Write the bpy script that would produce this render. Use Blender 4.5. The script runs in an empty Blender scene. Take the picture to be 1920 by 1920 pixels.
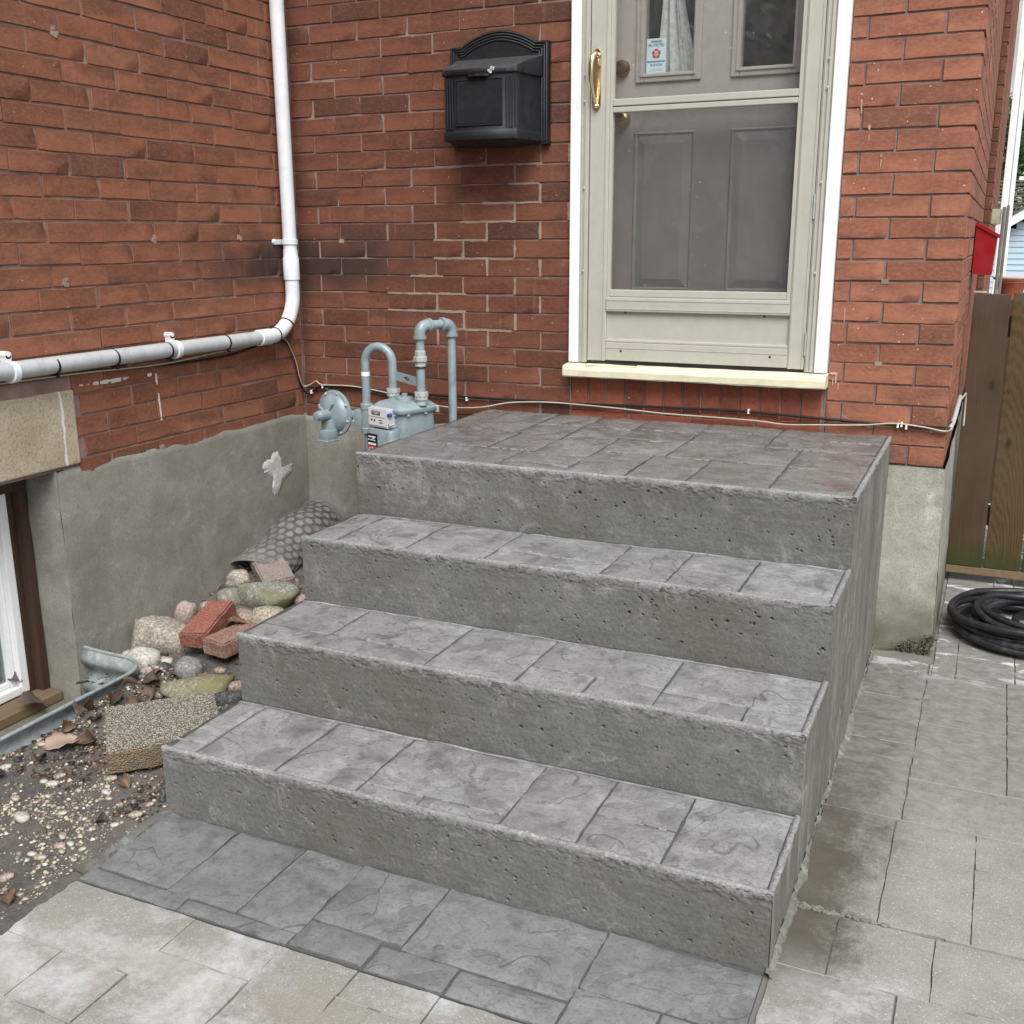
import bpy, bmesh, math, random
import numpy as np
from mathutils import Matrix, Vector
random.seed(7); rng = np.random.default_rng(7)
SC = bpy.context.scene; COL = SC.collection
rad = math.radians

# ------------------------------------------------------------------ camera, sky, sun, exposure
cam_data = bpy.data.cameras.new('camera'); cam = bpy.data.objects.new('camera', cam_data); COL.objects.link(cam)
cam_data.sensor_width = 36; cam_data.lens = 37.23; cam_data.clip_end = 400; cam_data.clip_start = 0.05
cam.matrix_world = Matrix(((0.9112, -0.0994, 0.3990, 2.749), (0.4119, 0.2318, -0.8819, -3.861),
                           (-0.0052, 0.9679, 0.2517, 1.457), (0, 0, 0, 1)))
_q = cam.matrix_world.to_quaternion().normalized()
cam.matrix_world = Matrix.Translation((2.749, -3.861, 1.457)) @ _q.to_matrix().to_4x4()
SC.camera = cam
world = bpy.data.worlds.new('World'); SC.world = world; world.use_nodes = True
wn = world.node_tree; wn.nodes.clear()
sky = wn.nodes.new('ShaderNodeTexSky'); sky.sky_type = 'NISHITA'; sky.sun_disc = False
SUN_EL, SUN_AZ = 52, 150                    # degrees; azimuth clockwise from +Y
sky.sun_elevation = rad(SUN_EL); sky.sun_rotation = rad(SUN_AZ); sky.air_density = 1.0; sky.dust_density = 1.2; sky.ozone_density = 1.0
hs = wn.nodes.new('ShaderNodeHueSaturation'); hs.inputs['Saturation'].default_value = 0.2   # overcast: cloud takes most blue out
bg = wn.nodes.new('ShaderNodeBackground'); bg.inputs['Strength'].default_value = 0.08
wo = wn.nodes.new('ShaderNodeOutputWorld')
wn.links.new(sky.outputs[0], hs.inputs['Color']); wn.links.new(hs.outputs[0], bg.inputs['Color']); wn.links.new(bg.outputs[0], wo.inputs['Surface'])
sun_d = bpy.data.lights.new('sun', 'SUN'); sun_d.energy = 1.5; sun_d.angle = rad(38); sun_d.color = (1.0, 0.99, 0.965)
sun = bpy.data.objects.new('sun', sun_d); COL.objects.link(sun)
_sd = Vector((math.sin(rad(SUN_AZ)) * math.cos(rad(SUN_EL)), math.cos(rad(SUN_AZ)) * math.cos(rad(SUN_EL)), math.sin(rad(SUN_EL))))
sun.rotation_euler = _sd.to_track_quat('Z', 'Y').to_euler(); sun.location = (4, -6, 8)
vs = SC.view_settings; vs.view_transform = 'Standard'; vs.look = 'None'; vs.gamma = 1; vs.use_curve_mapping = False
vs.exposure = 1.45

# ------------------------------------------------------------------ numpy noise
def _hash(ix, iy, iz, s):
    h = (ix.astype(np.int64) * 374761393 + iy.astype(np.int64) * 668265263 + iz.astype(np.int64) * 2147483647 + s * 974711) & 0xFFFFFFFF
    h = ((h ^ (h >> 13)) * 1274126177) & 0xFFFFFFFF
    return ((h ^ (h >> 16)) & 0xFFFF) / 65535.0
def vnoise(P, f, s=0):
    P = np.asarray(P, float) * f; i = np.floor(P).astype(np.int64); t = P - i; t = t * t * (3 - 2 * t); r = 0
    for a in (0, 1):
        for b in (0, 1):
            for c in (0, 1):
                w = (t[:, 0] if a else 1 - t[:, 0]) * (t[:, 1] if b else 1 - t[:, 1]) * (t[:, 2] if c else 1 - t[:, 2])
                r = r + w * _hash(i[:, 0] + a, i[:, 1] + b, i[:, 2] + c, s)
    return r * 2 - 1
def fbm(P, f, o=4, s=0, g=.5):
    r = 0; a = 1
    for k in range(o): r = r + a * vnoise(P, f * 2 ** k, s + k); a *= g
    return r

# ------------------------------------------------------------------ mesh and object helpers
def mk(name, V, F, m, parent=None, smooth=False, loc=None):
    V = np.asarray(V, float); me = bpy.data.meshes.new(name)
    if isinstance(F, np.ndarray):
        n, k = F.shape
        me.vertices.add(len(V)); me.vertices.foreach_set('co', V.ravel()); me.loops.add(n * k); me.loops.foreach_set('vertex_index', F.ravel())
        me.polygons.add(n); me.polygons.foreach_set('loop_start', np.arange(0, n * k, k)); me.update(calc_edges=True); me.validate()
    else: me.from_pydata([tuple(v) for v in V], [], F)
    if smooth: me.polygons.foreach_set('use_smooth', [True] * len(me.polygons))
    if m: me.materials.append(m)
    o = bpy.data.objects.new(name, me); COL.objects.link(o)
    if loc is not None: o.location = loc
    if parent is not None: attach(o, parent)
    return o
def wloc(o):
    "world matrix worked out from the chain of parents"
    M = Matrix.Identity(4)
    while o is not None: M = o.matrix_parent_inverse @ Matrix.LocRotScale(o.location, o.rotation_euler, o.scale) @ M; o = o.parent
    return M
def attach(o, parent):
    o.parent = parent; o.matrix_parent_inverse = wloc(parent).inverted()
def thing(name, label, cat, loc=(0, 0, 0), group=None):
    o = bpy.data.objects.new(name, None); COL.objects.link(o); o.location = loc; o.empty_display_size = .1
    return tag(o, label, cat, group)
def tag(o, label=None, cat=None, group=None, kind=None):
    if label: o['label'] = label
    if cat: o['category'] = cat
    if group: o['group'] = group
    if kind: o['kind'] = kind
    return o
class MB:
    "collects verts and faces for one mesh"
    def __init__(s): s.V = []; s.F = []
    def add(s, V, F):
        b = len(s.V); s.V += [tuple(v) for v in V]; s.F += [tuple(int(i) + b for i in f) for f in F]; return s
    def box(s, x0, x1, y0, y1, z0, z1, bev=0, M=None):
        bm = bmesh.new(); bmesh.ops.create_cube(bm, size=1)
        for v in bm.verts: v.co = ((x0 + x1) / 2 + v.co.x * (x1 - x0), (y0 + y1) / 2 + v.co.y * (y1 - y0), (z0 + z1) / 2 + v.co.z * (z1 - z0))
        if bev: bmesh.ops.bevel(bm, geom=bm.edges[:], offset=bev, segments=2, affect='EDGES', profile=.6)
        if M: bm.transform(M)
        return s.bm(bm)
    def bm(s, bm):
        bm.verts.index_update(); s.add([v.co[:] for v in bm.verts], [[v.index for v in f.verts] for f in bm.faces]); bm.free(); return s
    def tube(s, pts, r, n=12, cap=True, closed=False):
        P = [Vector(p) for p in pts]; N = len(P); R = r if hasattr(r, '__len__') else [r] * N; b = len(s.V); up = None
        for i in range(N):
            t = (P[(i + 1) % N] - P[i - 1]) if (closed or 0 < i < N - 1) else (P[1] - P[0] if i == 0 else P[-1] - P[-2])
            t.normalize()
            if up is None: up = t.orthogonal().normalized()
            up = (up - t * up.dot(t)).normalized(); w = t.cross(up)
            for k in range(n):
                a = 2 * math.pi * k / n; s.V.append(tuple(P[i] + (up * math.cos(a) + w * math.sin(a)) * R[i]))
        for i in range(N if closed else N - 1):
            j = (i + 1) % N
            for k in range(n): s.F.append((b + i * n + k, b + i * n + (k + 1) % n, b + j * n + (k + 1) % n, b + j * n + k))
        if cap and not closed: s.F.append(tuple(b + k for k in range(n))[::-1]); s.F.append(tuple(b + (N - 1) * n + k for k in range(n)))
        return s
    def lathe(s, prof, M, n=28):
        "prof: (radius, height) pairs round local z, moved by M"
        b = len(s.V); N = len(prof)
        for r, h in prof:
            for k in range(n):
                a = 2 * math.pi * k / n; s.V.append(tuple(M @ Vector((r * math.cos(a), r * math.sin(a), h))))
        for i in range(N - 1):
            for k in range(n): s.F.append((b + i * n + k, b + i * n + (k + 1) % n, b + (i + 1) * n + (k + 1) % n, b + (i + 1) * n + k))
        s.F.append(tuple(b + k for k in range(n))[::-1]); s.F.append(tuple(b + (N - 1) * n + k for k in range(n))); return s
    def prism(s, poly, M, h):
        "poly in local xy, extruded to h along local z"
        b = len(s.V); n = len(poly)
        for z in (0, h): s.V += [tuple(M @ Vector((x, y, z))) for x, y in poly]
        s.F += [tuple(b + k for k in range(n))[::-1], tuple(b + n + k for k in range(n))]
        for k in range(n): s.F.append((b + k, b + (k + 1) % n, b + n + (k + 1) % n, b + n + k))
        return s
    def grid(s, G):
        "G: (m,n,3) array of points"
        m, n, _ = G.shape; b = len(s.V); s.V += [tuple(v) for v in G.reshape(-1, 3)]
        s.F += [(b + i * n + j, b + i * n + j + 1, b + (i + 1) * n + j + 1, b + (i + 1) * n + j) for i in range(m - 1) for j in range(n - 1)]; return s
    def build(s, name, m, parent=None, smooth=False, fix=True):
        o = mk(name, s.V, s.F, m, parent, False)
        if fix:
            bm = bmesh.new(); bm.from_mesh(o.data); bmesh.ops.recalc_face_normals(bm, faces=bm.faces[:]); bm.to_mesh(o.data); bm.free()
        if smooth: smooth_by_angle(o, smooth if smooth is not True else 40)
        return o
def smooth_by_angle(o, deg):
    me = o.data; me.polygons.foreach_set('use_smooth', [True] * len(me.polygons)); me.set_sharp_from_angle(angle=rad(deg))
def gridF(m, n):
    i, j = np.meshgrid(np.arange(m - 1), np.arange(n - 1), indexing='ij'); a = (i * n + j).ravel()
    return np.stack([a, a + 1, a + n + 1, a + n], 1)
def frameM(o, x, y, z):
    "matrix with origin o and axes x, y, z"
    x, y, z = Vector(x), Vector(y), Vector(z)
    return Matrix(((x.x, y.x, z.x, o[0]), (x.y, y.y, z.y, o[1]), (x.z, y.z, z.z, o[2]), (0, 0, 0, 1)))
def zrot(c, a): return Matrix.Translation(c) @ Matrix.Rotation(a, 4, 'Z') @ Matrix.Translation([-v for v in c])
def copy_tree(o, parent=None):
    c = o.copy(); COL.objects.link(c)
    if parent is not None: c.parent = parent
    for ch in list(o.children): copy_tree(ch, c)
    return c

# ------------------------------------------------------------------ material builder
class Mat:
    def __init__(s, name):
        s.m = bpy.data.materials.new(name); s.m.use_nodes = True; s.t = s.m.node_tree; s.t.nodes.clear()
        s.o = s.t.nodes.new('ShaderNodeOutputMaterial'); s._pos = None
    def n(s, kind, **kw):
        nd = s.t.nodes.new(kind)
        for k, v in kw.items(): setattr(nd, k, v)
        return nd
    def set(s, inp, v):
        if v is None: return
        if hasattr(v, 'is_output'): s.t.links.new(v, inp)
        else: inp.default_value = (tuple(v) + (1,) if hasattr(v, '__len__') and len(v) == 3 and inp.type == 'RGBA' else v)
    @property
    def pos(s):
        if s._pos is None: s._pos = s.n('ShaderNodeNewGeometry').outputs['Position']
        return s._pos
    @property
    def obj(s): return s.n('ShaderNodeTexCoord').outputs['Object']
    @property
    def rnd(s): return s.n('ShaderNodeObjectInfo').outputs['Random']
    @property
    def isl(s): return s.n('ShaderNodeNewGeometry').outputs['Random Per Island']
    def sc(s, v, k):
        nd = s.n('ShaderNodeMapping'); s.set(nd.inputs['Vector'], v); nd.inputs['Scale'].default_value = k; return nd.outputs[0]
    def off(s, v, r, k=37.):
        "shift coordinates by a random number so that alike pieces differ"
        nd = s.n('ShaderNodeVectorMath', operation='MULTIPLY_ADD'); c = s.n('ShaderNodeCombineXYZ')
        for i in range(3): s.t.links.new(r, c.inputs[i])
        s.t.links.new(c.outputs[0], nd.inputs[0]); nd.inputs[1].default_value = (k, k * 1.7, k * .6); s.set(nd.inputs[2], v); return nd.outputs[0]
    def noise(s, v, f, d=4, r=.55, dist=0, col=False):
        nd = s.n('ShaderNodeTexNoise'); s.set(nd.inputs['Vector'], v); nd.inputs['Scale'].default_value = f
        nd.inputs['Detail'].default_value = d; nd.inputs['Roughness'].default_value = r; nd.inputs['Distortion'].default_value = dist
        return nd.outputs['Color' if col else 'Fac']
    def vor(s, v, f, feat='F1', out='Distance', rnd=1):
        nd = s.n('ShaderNodeTexVoronoi', feature=feat); s.set(nd.inputs['Vector'], v); nd.inputs['Scale'].default_value = f
        nd.inputs['Randomness'].default_value = rnd; return nd.outputs[out]
    def ramp(s, f, stops, interp='LINEAR'):
        nd = s.n('ShaderNodeValToRGB'); e = nd.color_ramp.elements; nd.color_ramp.interpolation = interp
        while len(e) < len(stops): e.new(.5)
        for el, (p, c) in zip(e, stops):
            el.position = p; el.color = (c, c, c, 1) if not hasattr(c, '__len__') else tuple(c) + (1,)
        s.set(nd.inputs[0], f); return nd.outputs[0]
    def mix(s, f, a, b, blend='MIX'):
        nd = s.n('ShaderNodeMix', data_type='RGBA', blend_type=blend, clamp_factor=True)
        s.set(nd.inputs[0], f); s.set(nd.inputs[6], a); s.set(nd.inputs[7], b); return nd.outputs[2]
    def math(s, op, a, b=0., c=0.):
        nd = s.n('ShaderNodeMath', operation=op); s.set(nd.inputs[0], a); s.set(nd.inputs[1], b); s.set(nd.inputs[2], c); return nd.outputs[0]
    def xyz(s, v):
        nd = s.n('ShaderNodeSeparateXYZ'); s.set(nd.inputs[0], v); return nd.outputs
    def band(s, v, a, b, e=.02):
        "1 between a and b, soft over e"
        up = s.n('ShaderNodeMapRange', interpolation_type='SMOOTHSTEP'); s.set(up.inputs[0], v); up.inputs[1].default_value = a - e; up.inputs[2].default_value = a + e
        dn = s.n('ShaderNodeMapRange', interpolation_type='SMOOTHSTEP'); s.set(dn.inputs[0], v); dn.inputs[1].default_value = b - e; dn.inputs[2].default_value = b + e
        return s.math('SUBTRACT', up.outputs[0], dn.outputs[0])
    def rngmap(s, v, a, b, c=0., d=1.):
        nd = s.n('ShaderNodeMapRange', interpolation_type='SMOOTHSTEP'); s.set(nd.inputs[0], v)
        for i, k in enumerate((a, b, c, d)): nd.inputs[i + 1].default_value = k
        return nd.outputs[0]
    def bump(s, h, st=.4, d=.004, n=None):
        nd = s.n('ShaderNodeBump'); nd.inputs['Strength'].default_value = st; nd.inputs['Distance'].default_value = d
        s.set(nd.inputs['Height'], h); s.set(nd.inputs['Normal'], n); return nd.outputs[0]
    def out(s, col, rough=.7, normal=None, metal=0., spec=.4, **kw):
        b = s.n('ShaderNodeBsdfPrincipled'); s.set(b.inputs['Base Color'], col); s.set(b.inputs['Roughness'], rough); s.set(b.inputs['Normal'], normal)
        s.set(b.inputs['Metallic'], metal); b.inputs['Specular IOR Level'].default_value = spec
        for k, v in kw.items(): s.set(b.inputs[k], v)
        s.t.links.new(b.outputs[0], s.o.inputs['Surface']); s.b = b; return s.m

def m_brick(name, base, dark, light, rough=.82, soot=False, specks=False):
    M = Mat(name); r = M.math('FRACT', M.math('ADD', M.rnd, M.isl)); p = M.off(M.pos, r, 3.1)
    c = M.ramp(r, [(0, [base[0] * .5, base[1] * .62, base[2] * .75]), (.16, [v * .74 for v in base]), (.3, base), (.7, [b * .8 + l * .2 for b, l in zip(base, light)]), (.85, [b * .9 for b in base]), (1, [b * .62 + l * .4 for b, l in zip(base, light)])])
    bl = M.noise(M.sc(p, (6, 6, 17)), 1.0, 4, .52, .2)
    c = M.mix(M.math('MULTIPLY', M.ramp(bl, [(.40, 0), (.72, .9)]), M.ramp(M.math('FRACT', M.math('MULTIPLY', r, 7.3)), [(0, .35), (1, .95)])), c, dark)                 # fire-darkened faces
    oz = M.math('MULTIPLY', M.xyz(M.obj)[2], 15.8); film = M.math('ADD', oz, M.math('MULTIPLY', M.math('SUBTRACT', M.noise(M.sc(p, (7, 7, 12)), 1.0, 3, .5), .5), 2.6))
    c = M.mix(M.math('MULTIPLY', M.rngmap(film, .35, 1.05), M.ramp(M.math('FRACT', M.math('MULTIPLY', r, 3.9)), [(0, .2), (1, .85)])), c, [.55 * a + .45 * b for a, b in zip(dark, base)])
    gr = M.noise(M.sc(p, (60, 60, 110)), 1.0, 4, .65)
    c = M.mix(M.ramp(gr, [(.47, 0), (.72, .38)]), c, light); c = M.mix(M.ramp(gr, [(.3, .3), (.45, 0)]), c, dark)
    c = M.mix(M.ramp(M.noise(M.pos, 340, 2), [(.6, 0), (.75, .3)]), c, dark)
    drip = M.noise(M.sc(M.pos, (34, 34, 2.2)), 1.0, 4, .6)                                       # lime runs down the wall
    wide = M.noise(M.pos, 2.3, 3)
    c = M.mix(M.math('MULTIPLY', M.ramp(drip, [(.58, 0), (.75, .38)]), M.ramp(wide, [(.5, 0), (.66, 1)])), c, (.42, .26, .2))
    x, y, z = M.xyz(M.pos)
    if soot:
        far = M.math('ADD', M.math('ABSOLUTE', x), M.math('ABSOLUTE', y))
        far = M.math('ADD', far, M.math('MULTIPLY', M.noise(M.pos, 5, 3), .35))
        zz = M.math('ADD', z, M.math('MULTIPLY', M.math('SUBTRACT', M.noise(M.pos, 9, 4, .6), .5), .12)); k = M.math('MULTIPLY', M.band(zz, 1.27, 1.45, .06), M.math('MULTIPLY', M.rngmap(far, .35, 1.05, 1, 0), M.ramp(M.noise(M.sc(M.pos, (26, 26, 3)), 1, 4, .6), [(.3, .75), (.6, 1)]))); k = M.math('MULTIPLY', k, M.ramp(M.math('FRACT', M.math('MULTIPLY', r, 5.7)), [(0, .65), (.6, 1)]))
        c = M.mix(M.math('MULTIPLY', k, .95), c, (.035, .025, .022))
    sp = M.vor(M.pos, 26); spm = M.math('MULTIPLY', M.ramp(sp, [(.0, 1), (.055 if specks else .04, 1), (.075 if specks else .05, 0)]), M.ramp(M.noise(M.pos, 3.1, 2), [(.4, 0), (.5, 1)]))
    c = M.mix(M.math('MULTIPLY', spm, .9), c, (.62, .5, .44))
    h = M.math('ADD', M.noise(M.pos, 90, 5, .7), M.math('MULTIPLY', M.noise(M.pos, 420, 2), .5))
    return M.out(c, rough, M.bump(h, .6, .003), spec=.25)
m_brick_back = m_brick('red_brick', (0.176, 0.063, 0.037), (0.053, 0.026, 0.019), (0.225, 0.101, 0.067), soot=True)
m_brick_left = m_brick('red_brick_left', (0.267, 0.098, 0.054), (0.066, 0.036, 0.028), (0.328, 0.154, 0.101), soot=True)
m_brick_pier = m_brick('red_brick_pier', (0.322, 0.118, 0.069), (0.106, 0.050, 0.037), (0.395, 0.199, 0.135), specks=True)
m_soldier = m_brick('red_brick_soldier', (0.297, 0.081, 0.045), (0.145, 0.048, 0.034), (0.340, 0.142, 0.100), specks=True)
def m_mortar(name, a, b):
    M = Mat(name); c = M.mix(M.ramp(M.noise(M.pos, 9, 5, .65), [(.35, 0), (.7, 1)]), a, b)
    return M.out(c, .95, M.bump(M.noise(M.pos, 190, 4, .7), .8, .004), spec=.1)
m_mort = m_mortar('mortar', (.2, .13, .11), (.33, .245, .215))
m_mort_grey = m_mortar('mortar_grey', (.16, .125, .115), (.28, .235, .22))
m_patch = m_mortar('repair_mortar', (.24, .18, .14), (.36, .29, .23))

def m_concrete(name, a, b, pale, stain, streak=None, pits=True, wet=0., sk=.25, patch=.75, moss=None):
    M = Mat(name); p = M.pos
    big = M.noise(p, 3.3, 5, .6); mid = M.noise(p, 14, 6, .65); fine = M.noise(p, 160, 4, .7)
    c = M.mix(M.ramp(mid, [(.3, 0), (.72, 1)]), a, b)
    c = M.mix(M.ramp(big, [(.38, .75), (.6, 0)]), c, stain)
    pm = M.math('MULTIPLY', M.ramp(M.noise(p, 8.5, 6, .75, 1.2), [(.53, 0), (.66, 1)]), M.ramp(M.noise(p, 3.1, 2), [(.40, 0), (.58, 1)]))
    c = M.mix(M.math('MULTIPLY', pm, patch), c, pale); c = M.mix(M.math('MULTIPLY', M.ramp(M.noise(p, 30, 6, .75), [(.54, 0), (.74, .45)]), patch), c, pale)
    c = M.mix(M.ramp(fine, [(.34, .6), (.5, 0)]), c, [v * .55 for v in a]); c = M.mix(M.ramp(M.noise(p, 52, 5, .75), [(.3, .55), (.44, 0)]), c, [v * .62 for v in a])
    if moss: zq = M.math('ADD', M.xyz(p)[2], M.math('MULTIPLY', M.math('SUBTRACT', M.noise(p, 9, 5, .65), .5), .35)); c = M.mix(M.math('MULTIPLY', M.rngmap(zq, *moss), .75), c, (.085, .08, .045))
    h = M.math('ADD', fine, M.math('MULTIPLY', mid, .6))
    if streak:
        st = M.noise(M.sc(p, streak), 1.0, 5, .65); c = M.mix(M.ramp(st, [(.48, 0), (.72, sk)]), c, pale); c = M.mix(M.ramp(st, [(.3, sk), (.46, 0)]), c, [v * .6 for v in a]); h = M.math('ADD', h, M.math('MULTIPLY', st, sk * .8))
    return M.out(c, .85 if not wet else M.ramp(mid, [(.4, .35), (.7, .8)]), M.bump(h, .3, .003), spec=.3)
m_riser = m_concrete('cast_concrete', (0.124, 0.125, 0.115), (0.171, 0.171, 0.157), (0.284, 0.283, 0.263), (0.104, 0.103, 0.086), streak=(3.5, 60, 130), sk=.1, patch=.7)
m_side = m_concrete('cast_concrete_side', (0.142, 0.138, 0.119), (0.190, 0.183, 0.161), (0.380, 0.367, 0.330), (0.119, 0.113, 0.092), streak=(16, 20, 4.5), sk=.4)
m_parge = m_concrete('parging', (.225, .218, .187), (.29, .283, .248), (.36, .355, .325), (.185, .178, .145), streak=(14, 14, 24), sk=.1)
m_plinth = m_concrete('old_parging', (0.299, 0.293, 0.247), (0.402, 0.394, 0.345), (0.575, 0.568, 0.517), (0.184, 0.180, 0.138), moss=(.3, .02))
M = Mat('rough_lip'); _n = M.noise(M.sc(M.pos, (1, 1, 1.6)), 120, 6, .78, .4); _b = M.math('ADD', M.math('MULTIPLY', M.math('SUBTRACT', M.noise(M.pos, 11, 4), .5), .35), _n); m_lip = M.out(M.ramp(_b, [(.3, (.13, .13, .124)), (.46, (.2, .198, .19)), (.58, (.28, .278, .27)), (.7, (.44, .44, .43))]), .85, M.bump(_n, .6, .004), spec=.3)
M = Mat('crumbled_concrete'); _n = M.noise(M.pos, 60, 5, .7); m_rough = M.out(M.mix(M.ramp(_n, [(.35, 0), (.65, 1)]), (.035, .032, .02), (.17, .155, .11)), 1., M.bump(_n, .6, .004), spec=.05)
def m_stamp(name, a, b, dk, rosy, pale, rough=(.35, .7)):
    M = Mat(name); r = M.rnd; p = M.pos; po = M.off(p, r, .9)
    big = M.noise(po, 4.2, 6, .62, .6); cl = M.noise(po, 11, 8, .7, .25); fine = M.noise(p, 120, 5, .7)
    c = M.mix(M.ramp(big, [(.35, 0), (.65, 1)]), a, b)
    c = M.mix(M.math('MULTIPLY', M.ramp(M.noise(p, 2.0, 3), [(.4, 0), (.65, 1)]), .55), c, rosy)
    c = M.mix(M.ramp(cl, [(.30, .8), (.48, 0)]), c, dk); c = M.mix(M.math('MULTIPLY', M.ramp(M.noise(po, 70, 6, .75), [(.33, .8), (.47, 0)]), M.ramp(big, [(.4, .3), (.6, 1)])), c, dk)
    c = M.mix(M.ramp(fine, [(.34, .5), (.5, 0)]), c, dk)
    c = M.mix(M.ramp(cl, [(.54, 0), (.74, .6)]), c, pale); c = M.mix(M.ramp(M.noise(po, 38, 6, .75), [(.3, .6), (.46, 0)]), c, dk)
    c = M.mix(M.math('MULTIPLY', r, .25), c, dk)
    ln = M.noise(po, 4.2, 3, .5, .5); led = M.ramp(ln, [(.5, 0), (.506, 1)]); led2 = M.ramp(M.noise(M.off(p, r, 5.), 6.2, 3, .5, .6), [(.60, 0), (.606, 1)])    # slate ledges
    vk = M.ramp(M.math('ABSOLUTE', M.math('SUBTRACT', ln, .506)), [(0, 1), (.006, .5), (.013, 0)]); vk = M.math('MULTIPLY', vk, M.ramp(M.noise(po, 6, 2), [(.5, 0), (.58, 1)]))
    c = M.mix(M.math('MULTIPLY', vk, .55), c, [v * .6 for v in dk]); c = M.mix(M.math('MULTIPLY', led2, .35), c, dk)
    h = M.math('ADD', M.math('MULTIPLY', cl, 1.6), M.math('ADD', M.math('MULTIPLY', fine, .6), M.math('MULTIPLY', M.math('ADD', led, M.math('MULTIPLY', led2, -.8)), .5)))
    return M.out(c, M.ramp(cl, [(.35, rough[0]), (.65, rough[1])]), M.bump(h, .6, .004), spec=.45)
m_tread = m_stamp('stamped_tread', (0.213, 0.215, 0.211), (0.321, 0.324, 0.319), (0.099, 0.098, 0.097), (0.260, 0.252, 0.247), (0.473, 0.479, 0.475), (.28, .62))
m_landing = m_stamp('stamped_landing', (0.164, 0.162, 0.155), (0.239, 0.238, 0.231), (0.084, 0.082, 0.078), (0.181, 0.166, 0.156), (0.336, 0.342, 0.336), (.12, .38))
m_pad = m_stamp('stamped_pad', (0.172, 0.175, 0.175), (0.224, 0.228, 0.227), (0.092, 0.095, 0.095), (0.209, 0.211, 0.208), (0.292, 0.297, 0.294))
M = Mat('joint_highlight_salt'); m_highlight_salt = M.out(M.mix(M.noise(M.pos, 60, 3), (.24, .24, .235), (.42, .42, .41)), .9)  # pale tone stands for light caught on joint edges, plus efflorescence
M = Mat('joint_dark'); m_joint = M.out(M.mix(M.noise(M.pos, 30), (.05, .05, .052), (.11, .11, .112)), .8, M.bump(M.noise(M.pos, 200), .5, .002))
def m_pavement():
    M = Mat('sand_concrete'); p = M.pos; r = M.rnd; x, y, z = M.xyz(p)
    c = M.mix(M.ramp(M.noise(p, 7, 5, .6), [(.35, 0), (.65, 1)]), (.255, .248, .23), (.325, .318, .297))
    c = M.mix(M.math('MULTIPLY', r, .14), c, (.26, .245, .22))
    gv = M.vor(p, 430, out='Color'); c = M.mix(M.ramp(gv, [(.2, .35), (.42, 0)]), c, (.22, .195, .16)); c = M.mix(M.ramp(gv, [(.74, 0), (.9, .4)]), c, (.5, .48, .43))
    c = M.mix(M.ramp(M.noise(p, 300, 3, .7), [(.32, .75), (.5, 0)]), c, (.19, .17, .14))
    c = M.mix(M.ramp(M.vor(p, 75), [(.0, .8), (.14, .6), (.2, 0)]), c, (.46, .44, .40)); c = M.mix(M.ramp(M.noise(p, 45, 5, .75), [(.28, .55), (.46, 0)]), c, (.2, .18, .15))
    w = M.noise(p, 3.4, 5, .62, .5)                                                            # salt bloom
    wm = M.math('MULTIPLY', M.ramp(M.math('ADD', w, M.math('MULTIPLY', M.math('SUBTRACT', M.noise(p, 60, 5, .75), .5), .3)), [(.5, 0), (.66, 1)]), M.rngmap(y, -1.55, -2.1, 0, 1))
    c = M.mix(M.math('MULTIPLY', wm, .75), c, (.53, .535, .525))
    tan = M.noise(p, 5.1, 4, .6); c = M.mix(M.math('MULTIPLY', M.math('MULTIPLY', M.ramp(tan, [(.5, 0), (.64, .8)]), M.rngmap(y, -2.0, -2.2, 0, 1)), .45), c, (.28, .245, .185))
    n1 = M.noise(p, 6.5, 6, .68, .4)                                                           # damp brown edge by the steps
    nf = M.noise(p, 70, 6, .78); d = M.math('ADD', M.math('ADD', x, M.math('MULTIPLY', M.math('SUBTRACT', nf, .5), .22)), M.math('MULTIPLY', M.math('SUBTRACT', n1, .5), .34))
    k = M.math('MULTIPLY', M.rngmap(d, 2.5, 2.70, 1, 0), M.rngmap(y, -2.1, -1.8, 0, 1)); k = M.math('MULTIPLY', k, M.rngmap(x, 2.42, 2.43, 0, 1))
    c = M.mix(M.math('MULTIPLY', k, .92), c, M.mix(n1, (.04, .033, .024), (.125, .108, .083)))
    g = M.math('MULTIPLY', M.rngmap(M.math('ADD', M.math('ADD', y, M.math('MULTIPLY', n1, .9)), M.math('MULTIPLY', M.math('SUBTRACT', nf, .5), 1.1)), -1.1, -.3, 0, 1), M.rngmap(x, 2.42, 2.43, 0, 1))   # dark grey film towards the gate
    c = M.mix(M.math('MULTIPLY', g, .74), c, M.mix(M.ramp(M.noise(M.sc(p, (18, 30, 1)), 1, 7, .78, .6), [(.35, 0), (.65, 1)]), (.1, .095, .086), (.265, .255, .235)))
    ws = M.math('MULTIPLY', M.ramp(M.noise(M.sc(p, (5, 9, 1)), 1, 5, .6, .8), [(.55, 0), (.6, 1)]), M.rngmap(y, -.35, .05, 0, 1))  # white wash-out
    c = M.mix(M.math('MULTIPLY', ws, .85), c, (.6, .61, .62))
    c = M.mix(M.math('MULTIPLY', M.ramp(M.noise(p, 4, 5, .7, 1.), [(.6, 0), (.7, .5)]), M.rngmap(y, -1.6, -.9, 0, 1)), c, (.2, .13, .09))
    h = M.math('ADD', M.noise(p, 330, 3, .7), M.math('MULTIPLY', M.noise(p, 25, 4), .8))
    return M.out(c, .86, M.bump(h, .7, .003), spec=.25)
m_pave = m_pavement()
M = Mat('pavement_joint'); m_pjoint = M.out(M.mix(M.noise(M.pos, 22), (.10, .095, .085), (.24, .225, .2)), .9)
M = Mat('joint_fill'); m_fill = M.out(M.mix(M.noise(M.pos, 40, 4), (.22, .21, .19), (.36, .35, .33)), .95)
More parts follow.
